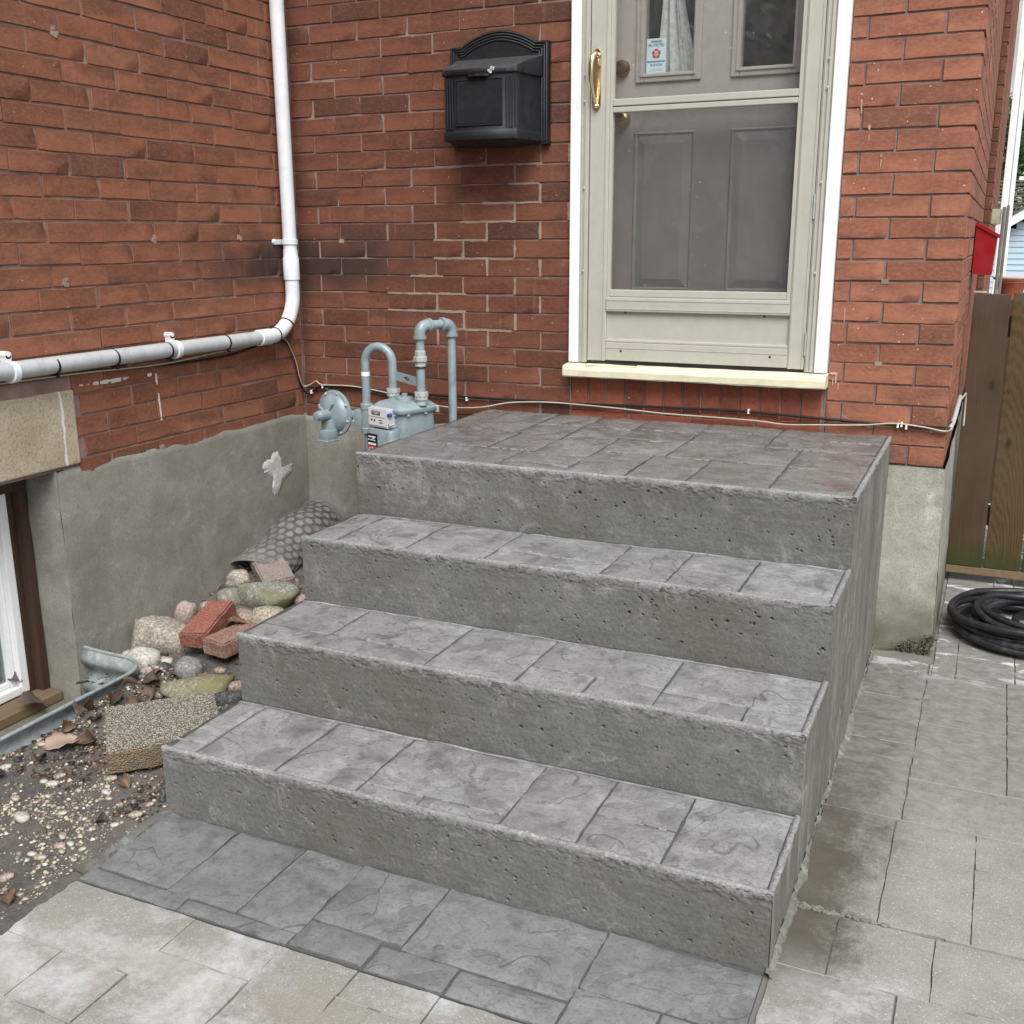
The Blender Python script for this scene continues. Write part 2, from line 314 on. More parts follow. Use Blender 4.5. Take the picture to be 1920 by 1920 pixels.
def m_plain(name, col, rough=.5, var=.12, metal=0., dirt=None, bumps=0., spec=.4, scale=30):
    M = Mat(name); c = M.mix(M.ramp(M.noise(M.pos, scale, 5, .6), [(.3, 0), (.7, 1)]), [v * (1 - var) for v in col], [min(1, v * (1 + var)) for v in col])
    if dirt: c = M.mix(M.ramp(M.noise(M.pos, 11, 6, .72, .6), [(.5, 0), (.72, dirt[1])]), c, dirt[0])
    return M.out(c, M.ramp(M.noise(M.pos, 17, 4), [(.3, max(.05, rough - .12)), (.7, min(1, rough + .1))]), M.bump(M.noise(M.pos, 260, 4), bumps, .002) if bumps else None, metal, spec)
m_white = m_plain('white_paint', (0.800, 0.816, 0.801), .45, .03, dirt=((0.600, 0.592, 0.541), .35), bumps=.1)
m_frame = m_plain('taupe_aluminium', (0.420, 0.403, 0.356), .42, .035, dirt=((0.302, 0.289, 0.246), .3))
m_doorp = m_plain('taupe_door', (0.380, 0.356, 0.336), .5, .05, bumps=.08)
m_sillp = m_plain('cream_paint', (.72, .68, .5), .6, .06, dirt=((.5, .46, .33), .5), bumps=.3)
m_pvc = m_plain('white_pvc', (0.655, 0.676, 0.701), .4, .04, dirt=((0.353, 0.357, 0.353), .35))
m_pvcg = m_plain('grey_pvc', (0.426, 0.440, 0.449), .42, .06, dirt=((0.205, 0.207, 0.202), .5))
m_blk = m_plain('black_plastic', (.012, .012, .013), .4, .1)
m_cable_w = m_plain('cream_cable', (.42, .385, .31), .5, .15)
m_meter = m_plain('grey_enamel', (.235, .295, .318), .32, .1, dirt=((.12, .14, .14), .7), spec=.5, bumps=.12)
m_meterg = m_plain('galvanised_fitting', (.36, .39, .385), .45, .12, dirt=((.22, .2, .15), .5))
m_brass = m_plain('brass', (.8, .7, .48), .2, .08, metal=1.)
m_knob = m_plain('old_brass', (.3, .22, .12), .3, .1, metal=1.)
m_zinc = None
def m_mailbox_f():
    M = Mat('mailbox_black'); p = M.pos
    c = M.mix(M.ramp(M.noise(p, 16, 6, .7), [(.45, 0), (.8, 1)]), (.0075, .009, .0115), (.016, .0185, .0225))
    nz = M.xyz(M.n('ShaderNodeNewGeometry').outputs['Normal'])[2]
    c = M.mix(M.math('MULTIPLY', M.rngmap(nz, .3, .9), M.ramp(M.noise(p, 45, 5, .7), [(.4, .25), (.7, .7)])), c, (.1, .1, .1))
    return M.out(c, M.ramp(M.noise(p, 60, 4), [(.3, .42), (.7, .6)]), M.bump(M.noise(p, 420, 3), .35, .002), spec=.4)
m_mail = m_mailbox_f()
M = Mat('galvanised_steel'); _v = M.vor(M.pos, 70, out='Color'); _k = M.noise(M.pos, 15, 5, .7)
m_zinc = M.out(M.mix(M.ramp(_k, [(.5, 0), (.75, .6)]), M.mix(_v, (.25, .29, .3), (.42, .46, .47)), (.22, .19, .15)), .5, M.bump(_k, .2, .003), metal=.35)
M = Mat('brown_wood'); _n = M.noise(M.sc(M.pos, (60, 60, 2.5)), 1, 5, .7)
m_wood = M.out(M.mix(_n, (.018, .011, .007), (.075, .04, .024)), .7, M.bump(_n, .5, .004))
M = Mat('pale_wood'); _n = M.noise(M.sc(M.pos, (40, 3, 60)), 1, 5, .7)
m_woodp = M.out(M.mix(_n, (.1, .065, .035), (.24, .17, .1)), .75, M.bump(_n, .5, .004))
M = Mat('limestone'); _a = M.noise(M.pos, 9, 6, .65); _x, _y, _z = M.xyz(M.pos)
_c = M.mix(M.ramp(_a, [(.35, 0), (.7, 1)]), (.36, .30, .215), (.48, .42, .325)); _c = M.mix(M.ramp(M.noise(M.pos, 150, 3), [(.35, .5), (.5, 0)]), _c, (.17, .14, .1))
_c = M.mix(M.math('MULTIPLY', M.band(M.math('ADD', _y, M.math('MULTIPLY', M.noise(M.pos, 30, 3), .02)), -1.350, -1.342, .004), .8), _c, (.75, .74, .7))
m_lime = M.out(_c, .9, M.bump(M.noise(M.pos, 120, 5, .7), .6, .004), spec=.2)
def m_glassf(name, tint=(.97, .97, .965), dirt=.08, refl=1.0):
    M = Mat(name); f = M.n('ShaderNodeLayerWeight'); f.inputs[0].default_value = .5; f5 = M.math('ADD', .04, M.math('MULTIPLY', M.math('POWER', f.outputs['Facing'], 5.), .9))
    tr = M.n('ShaderNodeBsdfTransparent'); M.set(tr.inputs[0], tint); gl = M.n('ShaderNodeBsdfGlossy'); gl.inputs['Roughness'].default_value = .015; gl.inputs['Color'].default_value = (1, 1, 1, 1)
    df = M.n('ShaderNodeBsdfDiffuse'); M.set(df.inputs[0], (.6, .58, .54))
    a = M.n('ShaderNodeMixShader'); M.set(a.inputs[0], M.math('MULTIPLY', f5, refl)); M.t.links.new(tr.outputs[0], a.inputs[1]); M.t.links.new(gl.outputs[0], a.inputs[2])
    spk = M.ramp(M.vor(M.pos, 22), [(0, .9), (.05, .6), (.09, 0)]); sm = M.ramp(M.noise(M.sc(M.pos, (9, 9, 5)), 1, 6, .7, 1.2), [(.4, .25), (.75, 1.)])
    b = M.n('ShaderNodeMixShader'); M.set(b.inputs[0], M.math('ADD', M.math('MULTIPLY', sm, dirt), M.math('MULTIPLY', M.math('MULTIPLY', spk, M.ramp(M.noise(M.pos, 6, 3), [(.5, 0), (.6, 1)])), .5)))
    M.t.links.new(a.outputs[0], b.inputs[1]); M.t.links.new(df.outputs[0], b.inputs[2]); M.t.links.new(b.outputs[0], M.o.inputs['Surface']); return M.m
m_glass = m_glassf('door_glass', dirt=.04, refl=1.7); m_wglass = m_glassf('window_glass', (.6, .68, .66), dirt=.25, refl=1.6)
M = Mat('insect_screen'); _t = M.n('ShaderNodeBsdfTransparent'); _d = M.n('ShaderNodeBsdfDiffuse'); M.set(_d.inputs[0], (.1, .1, .102)); _m = M.n('ShaderNodeMixShader'); _m.inputs[0].default_value = .42
M.t.links.new(_t.outputs[0], _m.inputs[1]); M.t.links.new(_d.outputs[0], _m.inputs[2]); M.t.links.new(_m.outputs[0], M.o.inputs['Surface']); m_screen = M.m
M = Mat('lace'); _v = M.vor(M.pos, 120, 'DISTANCE_TO_EDGE'); _t = M.n('ShaderNodeBsdfTransparent'); _d = M.n('ShaderNodeBsdfDiffuse'); M.set(_d.inputs[0], (.82, .85, .84)); _m = M.n('ShaderNodeMixShader')
M.set(_m.inputs[0], M.ramp(M.noise(M.pos, 60, 3), [(.35, .75), (.55, 1)])); M.t.links.new(_t.outputs[0], _m.inputs[1]); M.t.links.new(_d.outputs[0], _m.inputs[2]); M.t.links.new(_m.outputs[0], M.o.inputs['Surface']); m_lace = M.m
m_dark = m_plain('dark_interior', (.03, .03, .03), .9, .2)

# ------------------------------------------------------------------ the ground
def soil_h(x, y):
    "height of the bare soil beside the house"
    x = np.asarray(x, float); y = np.asarray(y, float)
    t = np.clip((y + 1.55) / 1.3, 0, 1); h = .012 + .13 * t * t * (3 - 2 * t)
    P = np.stack([x, y, 0 * x], -1).reshape(-1, 3)
    h = h + .05 * np.exp(-((x - .34) / .07) ** 2) * np.clip((y + 2.15) / .5, 0, 1) * (y < -1.36)
    return h + (fbm(P, 4, 4, 5) * .012 + fbm(P, 30, 3, 9) * .004).reshape(x.shape)
M = Mat('soil'); _n = M.noise(M.pos, 30, 7, .72); _w = M.noise(M.pos, 3, 3)
_c = M.mix(M.ramp(_n, [(.3, 0), (.7, 1)]), (.065, .058, .053), (.175, .16, .147)); _c = M.mix(M.ramp(_w, [(.4, 0), (.65, .55)]), _c, (.2, .175, .15))
m_soil = M.out(_c, .95, M.bump(M.math('ADD', _n, M.noise(M.pos, 200, 4, .7)), .9, .008), spec=.2)
m_turf = m_plain('rough_ground', (.07, .08, .045), .95, .5, scale=4)
o = mk('ground', [(-60, -60, -.14), (60, -60, -.14), (60, 60, -.14), (-60, 60, -.14)], [(0, 1, 2, 3)], m_turf); tag(o, kind='structure', label='level ground all around the house')
xs = np.arange(-.0, .931, .012); ys = np.arange(-4.6, .02, .016); GX, GY = np.meshgrid(xs, ys, indexing='ij'); GZ = soil_h(GX, GY)
inwell = (GX < .31) & (GY < -1.36); edge = np.clip((GX - .88) / .05, 0, 1) * (GY < -1.95); GZ = np.where(inwell, -.16, GZ) - edge * .02
o = mk('soil', np.stack([GX, GY, GZ], -1).reshape(-1, 3), gridF(*GX.shape), m_soil, smooth=True); tag(o, kind='structure', label='dark bare soil strip between the house and the pavement')

# ------------------------------------------------------------------ stamped stones
def stone_mesh(x0, x1, y0, y1, z, res=.012, gap=.003, relief=.0022, drop=.009, seed=0, bev=.0032):
    nx = max(4, int((x1 - x0) / res)); ny = max(4, int((y1 - y0) / res))
    u = np.linspace(x0 + gap, x1 - gap, nx); v = np.linspace(y0 + gap, y1 - gap, ny); X, Y = np.meshgrid(u, v, indexing='ij')
    P = np.stack([X, Y, X * 0 + z], -1).reshape(-1, 3); ex = np.minimum(X - u[0], u[-1] - X); ey = np.minimum(Y - v[0], v[-1] - Y); e = np.minimum(ex, ey)
    H = fbm(P, 9, 4, seed).reshape(X.shape); T = np.round(H * 2.2) / 2.2; H = .55 * H + .45 * T
    Z = z + relief * H - np.where(e < 1e-6, bev * .8, 0) + relief * .4 * fbm(P, 60, 2, seed + 3).reshape(X.shape)
    b = e < 1e-6; j = .0022
    X = X + b * fbm(P, 26, 3, seed + 11).reshape(X.shape) * j; Y = Y + b * fbm(P, 26, 3, seed + 17).reshape(X.shape) * j
    V = np.stack([X, Y, Z], -1).reshape(-1, 3); F = gridF(nx, ny).tolist()
    ring = [i * ny for i in range(nx)] + [(nx - 1) * ny + k for k in range(1, ny)] + [i * ny + ny - 1 for i in range(nx - 2, -1, -1)] + [k for k in range(ny - 2, 0, -1)]
    base = len(V); S = V[ring].copy(); S[:, 2] = z - drop; V = np.concatenate([V, S]); n = len(ring)
    F += [[ring[k], base + k, base + (k + 1) % n, ring[(k + 1) % n]] for k in range(n)]
    return V, F
def stone(rect, z, parent, mat, name='stamped_stone', **kw):
    V, F = stone_mesh(*rect, z, seed=int(rng.integers(1e6)), **kw)
    o = mk(name, V, F, mat, parent); o.data.polygons.foreach_set('use_smooth', [True] * len(o.data.polygons)); o.data.set_sharp_from_angle(angle=rad(50)); return o

# ------------------------------------------------------------------ concrete steps
X0, X1 = .884, 2.454
TZ = [0, .182, .38, .578, .778]; FY = [-1.959, -1.632, -1.303, -.981, 0.0]
steps = thing('concrete_steps', 'four grey concrete steps with slate-stamped treads rising to the storm door', 'steps', ((X0 + X1) / 2, -1.0, 0))
LAY = {
 1: [(X0, .986, 0, .16), (X0, .986, .16, 1), (.986, 1.232, 0, 1), (1.232, 1.466, 0, 1), (1.466, 1.84, .155, 1), (1.466, 1.63, 0, .155), (1.63, 1.84, 0, .155), (1.84, 2.025, 0, 1), (2.025, 2.218, .45, 1), (2.025, 2.218, 0, .45), (2.218, X1, 0, 1)],
 2: [(X0, 1.132, .3, 1), (X0, 1.132, 0, .3), (1.132, 1.477, .3, 1), (1.132, 1.477, 0, .3), (1.477, 1.735, 0, 1), (1.735, 2.092, .36, 1), (1.735, 1.915, 0, .36), (1.915, 2.092, 0, .36), (2.092, X1, .29, 1), (2.092, 2.306, 0, .29), (2.306, X1, 0, .29)],
 3: [(X0, 1.0, 0, 1), (1.0, 1.236, 0, 1), (1.236, 1.491, 0, 1), (1.491, 1.84, .34, 1), (1.491, 1.84, 0, .34), (1.84, 2.023, 0, 1), (2.023, 2.215, .46, 1), (2.023, 2.215, 0, .46), (2.215, X1, 0, 1)],
}
def pits(P2, n, w, h, seed):
    r = np.random.default_rng(seed); d = np.zeros(len(P2))
    for k in range(n):
        c = np.array([r.uniform(0, w), h * r.beta(1.6, 1.5)]); R = r.choice([.0018, .0023, .003, .0042], p=[.56, .32, .1, .02]); sx = r.uniform(.6, 1.7)
        q = ((P2[:, 0] - c[0]) / sx) ** 2 + (P2[:, 1] - c[1]) ** 2; m = q < R * R * 1.6
        d[m] = np.maximum(d[m], np.clip(2.2 * (1.35 - q[m] / (R * R)), 0, 1) * min(.014, R * 4.5))
    return d
for i in (1, 2, 3, 4):
    z0, z1, yf, yb = TZ[i - 1], TZ[i], FY[i - 1], FY[i]
    # riser: a finely cast face with board grain and blow holes, an object with real relief
    nx, nz = 714, int((z1 - z0 + .012) / .0022); u = np.linspace(X0, X1, nx); v = np.linspace(z0 - .006, z1 - .006, nz); U, W = np.meshgrid(u, v, indexing='ij')
    P = np.stack([U * .25, W * 0 + i, W * 5], -1).reshape(-1, 3); D = fbm(P, 14, 4, 40 + i) * .0003 + fbm(np.stack([U, W * 0 + i, W], -1).reshape(-1, 3), 7, 4, 50 + i) * .0012
    hole = pits(np.stack([U.ravel() - X0, W.ravel() - z0], -1), (0, 100, 85, 105, 80)[i], X1 - X0, z1 - z0, 60 + i)
    top = np.clip((W.ravel() - (z1 - .045)) / .04, 0, 1); D = D + top ** .7 * (fbm(np.stack([U, W * 0, W * 2.2], -1).reshape(-1, 3), 70, 4, 70 + i, .65) * .0026) + fbm(np.stack([U, W * 0, W], -1).reshape(-1, 3), 120, 3, 75 + i) * .0005
    Yv = yf + .004 + D + hole; V = np.stack([U.ravel(), Yv, W.ravel()], -1)
    st = mk('step', V, gridF(nx, nz)[:, ::-1].copy(), m_riser, steps, smooth=True)
    body = MB().box(X0 + .007, X1 - .007, yf + .02, -.002 if i == 4 else FY[i] + .02, -.1 if i == 1 else TZ[i - 1] - .02, z1 - .007).build('tread_bed', m_joint, st)
    if i < 4:
        back = yb - .016
        rects = [(a, b, yf + .014 + (back - yf - .014) * c, yf + .014 + (back - yf - .014) * d) for a, b, c, d in LAY[i]]
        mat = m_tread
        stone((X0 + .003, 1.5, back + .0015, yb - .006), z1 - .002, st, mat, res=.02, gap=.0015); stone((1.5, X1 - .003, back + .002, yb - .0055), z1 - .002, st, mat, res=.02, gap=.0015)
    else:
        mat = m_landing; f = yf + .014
        rects = [(X0, 1.01, -.42, 0), (X0, 1.015, f, -.42), (1.01, 1.215, -.42, 0), (1.015, 1.235, -.72, -.42), (1.015, 1.375, f, -.72), (1.215, 1.395, -.24, 0), (1.235, 1.41, -.72, -.42), (1.215, 1.4, -.42, -.24),
                 (1.4, 1.585, -.235, 0), (1.41, 1.59, -.433, -.235), (1.41, 1.6, -.75, -.433), (1.378, 1.605, -.9, -.75), (1.378, 1.605, f, -.9), (1.585, 1.82, -.2, 0), (1.588, 1.828, -.405, -.2),
                 (1.6, 1.828, -.64, -.405), (1.605, 1.795, f, -.64), (1.795, 1.98, f, -.645), (1.828, 2.088, -.372, -.16), (1.82, 2.086, -.16, 0), (1.828, 2.21, -.645, -.372), (1.98, 2.215, f, -.645), (2.088, X1, -.18, 0), (2.09, X1, -.372, -.18), (2.213, X1, -.66, -.372), (2.216, X1, f, -.66)]
    for k, (a, b, c, d) in enumerate(rects):
        stone((a + (.014 if a == X0 else 0), b - (.012 if b == X1 else 0), c, d), z1, st, mat, relief=.0026)
    pale_strips = MB()                                     # pale strips: edge highlights put in as colour, with efflorescence, along the stair joints
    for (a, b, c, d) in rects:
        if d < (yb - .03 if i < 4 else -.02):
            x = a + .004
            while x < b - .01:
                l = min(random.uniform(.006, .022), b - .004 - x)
                if random.random() < (.6 if i < 4 else .42) and vnoise(np.array([[x, d, z1]]), 9, 2)[0] > -.35: w = random.uniform(.0006, .0015); pale_strips.box(x, x + l, d - w, d + w, z1 - .006, z1 - .0012)
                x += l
    if pale_strips.V: o = pale_strips.build('joint_highlight_salt', m_highlight_salt, st); o['kind'] = 'stuff'
    # rough lip left by the form along the nosing and the right edge
    n = 520; u = np.linspace(X0 - .001, X1 + .002, n); prof = [(.004, -.024), (.0012, -.013), (.0008, -.005), (.003, -.0012), (.0085, .0002), (.013, -.0006), (.0165, -.006)]
    G = np.zeros((n, len(prof), 3))
    for k, (dy, dz) in enumerate(prof):
        Pn = np.stack([u, 0 * u + k * .009, 0 * u + i], -1); w1 = fbm(Pn, 55, 4, 80 + i, .6) * .0010; w2 = fbm(Pn, 60, 4, 90 + i, .6) * .0006
        sag = fbm(Pn, 3, 2, 99 + i) * .002
        G[:, k] = np.stack([u, yf + dy + w1 + .002, z1 + dz + w2 * (.5 if k in (3, 4) else 1.3) + sag * .5], -1)
    MB().grid(G).build('nosing_lip', m_lip, st, smooth=60)
    n = int((yb - yf) / .005); u = np.linspace(yf, yb, n); prof = [(.0012, -.013), (.0012, -.003), (-.003, -.0002), (-.008, 0.), (-.0125, -.005)]; G = np.zeros((n, len(prof), 3))
    for k, (dx, dz) in enumerate(prof):
        Pn = np.stack([u, 0 * u + k * .01, 0 * u + i + 9], -1); G[:, k] = np.stack([X1 + dx + fbm(Pn, 45, 4, 110 + i) * .0012, u, z1 + dz + fbm(Pn, 60, 3, 120 + i) * .0008], -1)
    MB().grid(G).build('edge_lip', m_lip, st, smooth=60)
for sx, nm in ((X1, 'right'), (X0, 'left')):   # cast cheeks of the stair
    mb = MB()
    for i in (1, 2, 3, 4):
        ya, yb2 = FY[i - 1] + .004, FY[i] + .004 if i < 4 else -.002; m_, n_ = max(4, int((yb2 - ya) / .02)), max(4, int(TZ[i] / .02))
        yy, zz = np.meshgrid(np.linspace(ya, yb2, m_), np.linspace(-.1, TZ[i] - .006, n_), indexing='ij'); P = np.stack([yy * 3, zz * .4, yy * 0 + sx], -1).reshape(-1, 3)
        dx = (fbm(P, 5, 3, 130) * .003).reshape(yy.shape); mb.grid(np.stack([sx + dx * (1 if nm == 'right' else -1), yy, zz], -1))
    mb.build('side_face', m_side, steps, smooth=50)

# ------------------------------------------------------------------ stamped pad and pavement
pad = mk('path', *(lambda b: (b.V, b.F))(MB().box(.889, 2.447, -2.2835, -1.955, -.1, -.006)), m_joint); tag(pad, kind='structure', label='dark grey stamped concrete pad at the foot of the steps')
for r in [(.905, 1.13, -2.228, -1.9625), (1.13, 1.332, -2.236, -1.9625), (1.332, 1.5, -2.243, -1.9625), (.905, 1.2, -2.2845, -2.23), (1.2, 1.498, -2.2845, -2.24), (1.5, 1.73, -2.188, -1.9625), (1.73, 2.116, -2.2, -1.9625), (1.5, 1.686, -2.28, -2.19), (1.686, 1.876, -2.2845, -2.2), (1.876, 2.113, -2.2845, -2.204), (2.116, 2.449, -2.155, -1.9625), (2.113, 2.29, -2.2845, -2.155), (2.29, 2.449, -2.2845, -2.157)]:
    stone(r, 0, pad, m_pad, relief=.0028, gap=.0028)
n = 60; G = np.zeros((n, 5, 3)); u = np.linspace(-2.27, -1.955, n)     # ragged concrete curb along the pad's left side
for k, (dx, z) in enumerate([(-.035, -.05), (-.03, -.004), (-.012, .006), (.008, .003), (.014, -.01)]):
    P = np.stack([u, 0 * u + k, 0 * u], -1); G[:, k] = np.stack([.892 + dx + fbm(P, 20, 4, 5) * .006 - (u + 1.955) * .02, u, z + fbm(P, 40, 3, 6) * .004], -1)
MB().grid(G).build('edging', m_riser, pad, smooth=60)
mb = MB().box(.872, 8, -7, -2.284, -.12, -.012).box(2.447, 8, -2.284, 3.2, -.12, -.012); pave = mk('pavement', mb.V, mb.F, m_pjoint); tag(pave, kind='structure', label='sandy beige stamped concrete pavement around the steps')
ZP = -.004
near = [(.876, 1.262, -2.488, -2.286), (.876, 1.075, -2.72, -2.488), (1.075, 1.255, -2.64, -2.488), (1.075, 1.25, -2.86, -2.64), (.876, 1.075, -2.95, -2.72), (1.262, 1.497, -2.405, -2.286), (1.257, 1.497, -2.66, -2.405), (1.497, 1.684, -2.59, -2.286), (1.684, 1.874, -2.372, -2.286), (1.684, 1.874, -2.62, -2.372), (1.874, 2.11, -2.55, -2.286), (2.11, 2.447, -2.47, -2.286), (1.25, 1.497, -2.9, -2.66), (1.497, 1.684, -2.85, -2.59), (1.684, 1.93, -2.9, -2.62), (1.874, 2.11, -2.62, -2.55), (2.11, 2.45, -2.75, -2.47),
 (2.458, 2.652, -.43, -.09), (2.458, 2.652, -.77, -.43), (2.458, 2.652, -1.22, -.77), (2.458, 2.64, -1.69, -1.22), (2.652, 2.9, -.6, -.2), (2.652, 2.9, -.983, -.6), (2.652, 2.95, -1.222, -.983), (2.9, 3.2, -.5, -.17), (2.9, 3.2, -.983, -.5), (2.95, 3.25, -1.222, -.983), (2.64, 2.83, -1.475, -1.222), (2.64, 2.83, -1.69, -1.475), (2.83, 3.13, -1.386, -1.222), (2.83, 3.13, -1.69, -1.386),
 (2.664, 2.74, -.2, .19), (2.74, 2.925, -.17, .21), (2.925, 3.2, -.17, .21), (2.664, 2.9, .21, .52), (2.9, 3.2, .21, .52), (2.664, 2.85, .52, .9), (2.85, 3.15, .52, .9),
 (2.458, 2.562, -1.912, -1.698), (2.562, 2.76, -1.912, -1.698), (2.76, 3.05, -1.912, -1.698), (3.05, 3.3, -1.912, -1.698), (2.458, 2.7, -2.27, -1.912), (2.7, 2.95, -2.23, -1.912), (2.95, 3.3, -2.3, -1.912), (2.458, 2.72, -2.6, -2.27), (2.72, 2.95, -2.5, -2.23)]
for r in near: stone(r, ZP, pave, m_pave, name='stone', res=.02, gap=.0016, relief=.0012, bev=.0018)
mb = MB()
for (a, b, c, d) in near:
    for yy in (c,):
        x = a
        while x < b:
            l = min(random.uniform(.02, .07), b - x)
            if random.random() < .85: mb.box(x, x + l, yy - .0016, yy + .0016, -.012, ZP - random.uniform(.0004, .0016))
            x += l
o = mb.build('joint_fill', m_fill, pave); o['kind'] = 'stuff'
n = 330; u = np.linspace(-1.97, -.01, n); G = np.zeros((n, 5, 3))     # squeezed-out grout along the foot of the stair
wd = np.clip(.009 + .008 * fbm(np.stack([u, 0 * u, 0 * u], -1), 9, 4, 7), .003, .018)
for k, (f_, z) in enumerate([(-.1, .009), (.25, .006), (.6, .002), (.9, -.002), (1.1, -.008)]):
    P = np.stack([u, 0 * u + k, 0 * u], -1); G[:, k] = np.stack([2.455 + wd * f_ + fbm(P, 70, 3, 8) * .003, u, z + fbm(P, 60, 3, 9) * .0025], -1)
MB().grid(G).build('grout_edge', m_side, pave, smooth=60)
mb = MB(); occ = near
def clear(r): return all(r[1] <= q[0] + .002 or r[0] >= q[1] - .002 or r[3] <= q[2] + .002 or r[2] >= q[3] - .002 for q in occ)
y = -7.0
cells = []
while y < 3.1:
    h = random.choice([.22, .28, .34]); x = .876 + random.uniform(-.1, 0)
    while x < 7.9:
        w = random.choice([.2, .26, .36]); cells.append((max(x, .876), x + w, y, y + h)); x += w
    y += h
def clip_out(r, q):
    "parts of rectangle r outside rectangle q"
    if r[1] <= q[0] or r[0] >= q[1] or r[3] <= q[2] or r[2] >= q[3]: return [r]
    o = []
    if r[0] < q[0]: o.append((r[0], q[0], r[2], r[3]))
    if r[1] > q[1]: o.append((q[1], r[1], r[2], r[3]))
    a, b = max(r[0], q[0]), min(r[1], q[1])
    if r[2] < q[2]: o.append((a, b, r[2], q[2]))
    if r[3] > q[3]: o.append((a, b, q[3], r[3]))
    return o
for c in cells:
    L = [c]
    for q in near + [(.8, 2.452, -2.284, 4), (2.4, 2.664, -.09, 4), (2.45, 3.3, -1.698, -1.69)]: L = [p for r in L for p in clip_out(r, q)]
    for r in L:
        if r[1] - r[0] > .008 and r[3] - r[2] > .008: mb.add(*stone_mesh(*r, ZP, res=.09, gap=.0018, relief=.001, bev=.002))
o = mb.build('paving', m_pave, pave, smooth=50, fix=False); o['kind'] = 'stuff'
# rough broken stone in the control joint beside the steps
mb = MB()
for k in range(70):
    t = random.random() ** 1.6; x = 2.468 + t * .2; y = -1.694 + random.uniform(-.009, .009) * (1 - t * .6); s = random.uniform(.003, .008)
    bm = bmesh.new(); bmesh.ops.create_icosphere(bm, subdivisions=1, radius=s)
    for v in bm.verts: v.co = Vector((v.co.x * random.uniform(.7, 1.5), v.co.y * random.uniform(.7, 1.3), v.co.z * .7)) + Vector((x, y, -.004))
    mb.bm(bm)
o = mb.build('joint_rubble', m_side, pave); o['kind'] = 'stuff'

# ------------------------------------------------------------------ brick walls
ROW0, PITCH = 1.130, .0697                       # centre of course 0, course height
def brick_mesh(L, H, D, seed):
    "a brick whose face looks along -y; x from 0 to L, z from 0 to H, worn arrises, an uneven face"
    r = np.random.default_rng(seed); nx, nz = 6, 3; u = np.linspace(0, L, nx); v = np.linspace(0, H, nz); V = []; F = []
    for a in range(nx):
        for b in range(nz):
            V.append((u[a] + (r.normal(0, .0007) if 0 < a < nx - 1 else 0) + (.0018 if a == 0 else -.0018 if a == nx - 1 else 0), r.normal(0, .0006) - (.0006 if 0 < a < nx - 1 else 0), v[b] + (.0016 if b == 0 else -.0016 if b == nz - 1 else 0) + r.normal(0, .0006)))
    corner = r.random()
    F += [(a * nz + b, (a + 1) * nz + b, (a + 1) * nz + b + 1, a * nz + b + 1) for a in range(nx - 1) for b in range(nz - 1)]
    ring = [a * nz for a in range(nx)] + [(nx - 1) * nz + b for b in range(1, nz)] + [a * nz + nz - 1 for a in range(nx - 2, -1, -1)] + [b for b in range(nz - 2, 0, -1)]
    if corner < .25: k = ring[[0, nx - 1, nx + nz - 2][int(corner * 12)]]; V[k] = (V[k][0] + (.006 if V[k][0] < L / 2 else -.006), V[k][1] + .004, V[k][2])
    prev = ring
    for dy, ex in ((.0025, .0019), (D, .0019)):
        base = len(V)
        for k in ring:
            x, yv, z = V[k]; cx, cz = (x - L / 2), (z - H / 2)
            V.append((x + math.copysign(ex, cx) * (abs(abs(cx) - L / 2) < .009), yv * 0 + dy, z + math.copysign(ex, cz) * (abs(abs(cz) - H / 2) < .006)))
        cur = list(range(base, base + len(ring))); n = len(ring)
        F += [(prev[k], cur[k], cur[(k + 1) % n], prev[(k + 1) % n]) for k in range(n)]; prev = cur
    F.append(tuple(prev[::-1])); return V, F
_bm_cache = {}
def brick_data(L, H=.0632, D=.05, m=None):
    key = (round(L, 3), round(H, 3), round(D, 3), m.name)
    if key not in _bm_cache:
        lst = []
        for s in range(5):
            V, F = brick_mesh(L, H, D, 100 + s); me = bpy.data.meshes.new('brick'); me.from_pydata(V, [], F); me.materials.append(m)
            me.polygons.foreach_set('use_smooth', [True] * len(F)); me.set_sharp_from_angle(angle=rad(35)); lst.append(me)
        _bm_cache[key] = lst
    return random.choice(_bm_cache[key])
def put_brick(parent, x, y, z, ang, L, m, D=.05, H=.0632):
    "a brick with its lower left face corner at (x, y, z), face turned by ang about z"
    o = bpy.data.objects.new('brick', brick_data(L, H, D, m)); COL.objects.link(o)
    o.location = (x, y, z); o.rotation_euler = (random.gauss(0, .004), random.gauss(0, .003), ang + random.gauss(0, .003)); o.parent = parent
    return o
class Rest:
    "bricks outside the picture, joined in one mesh"
    def __init__(s): s.mb = MB()
    def put(s, x, y, z, ang, L, D=.03, H=.0632):
        M = Matrix.Translation((x, y, z)) @ Matrix.Rotation(ang, 4, 'Z'); s.mb.box(.0, L, 0, D, 0, H, M=M)
    def build(s, m, parent):
        if s.mb.V:
            o = s.mb.build('brickwork', m, parent, fix=False); o['kind'] = 'stuff'
J = .0068                                         # joint width
def zrow(i): return ROW0 + PITCH * i - .0632 / 2
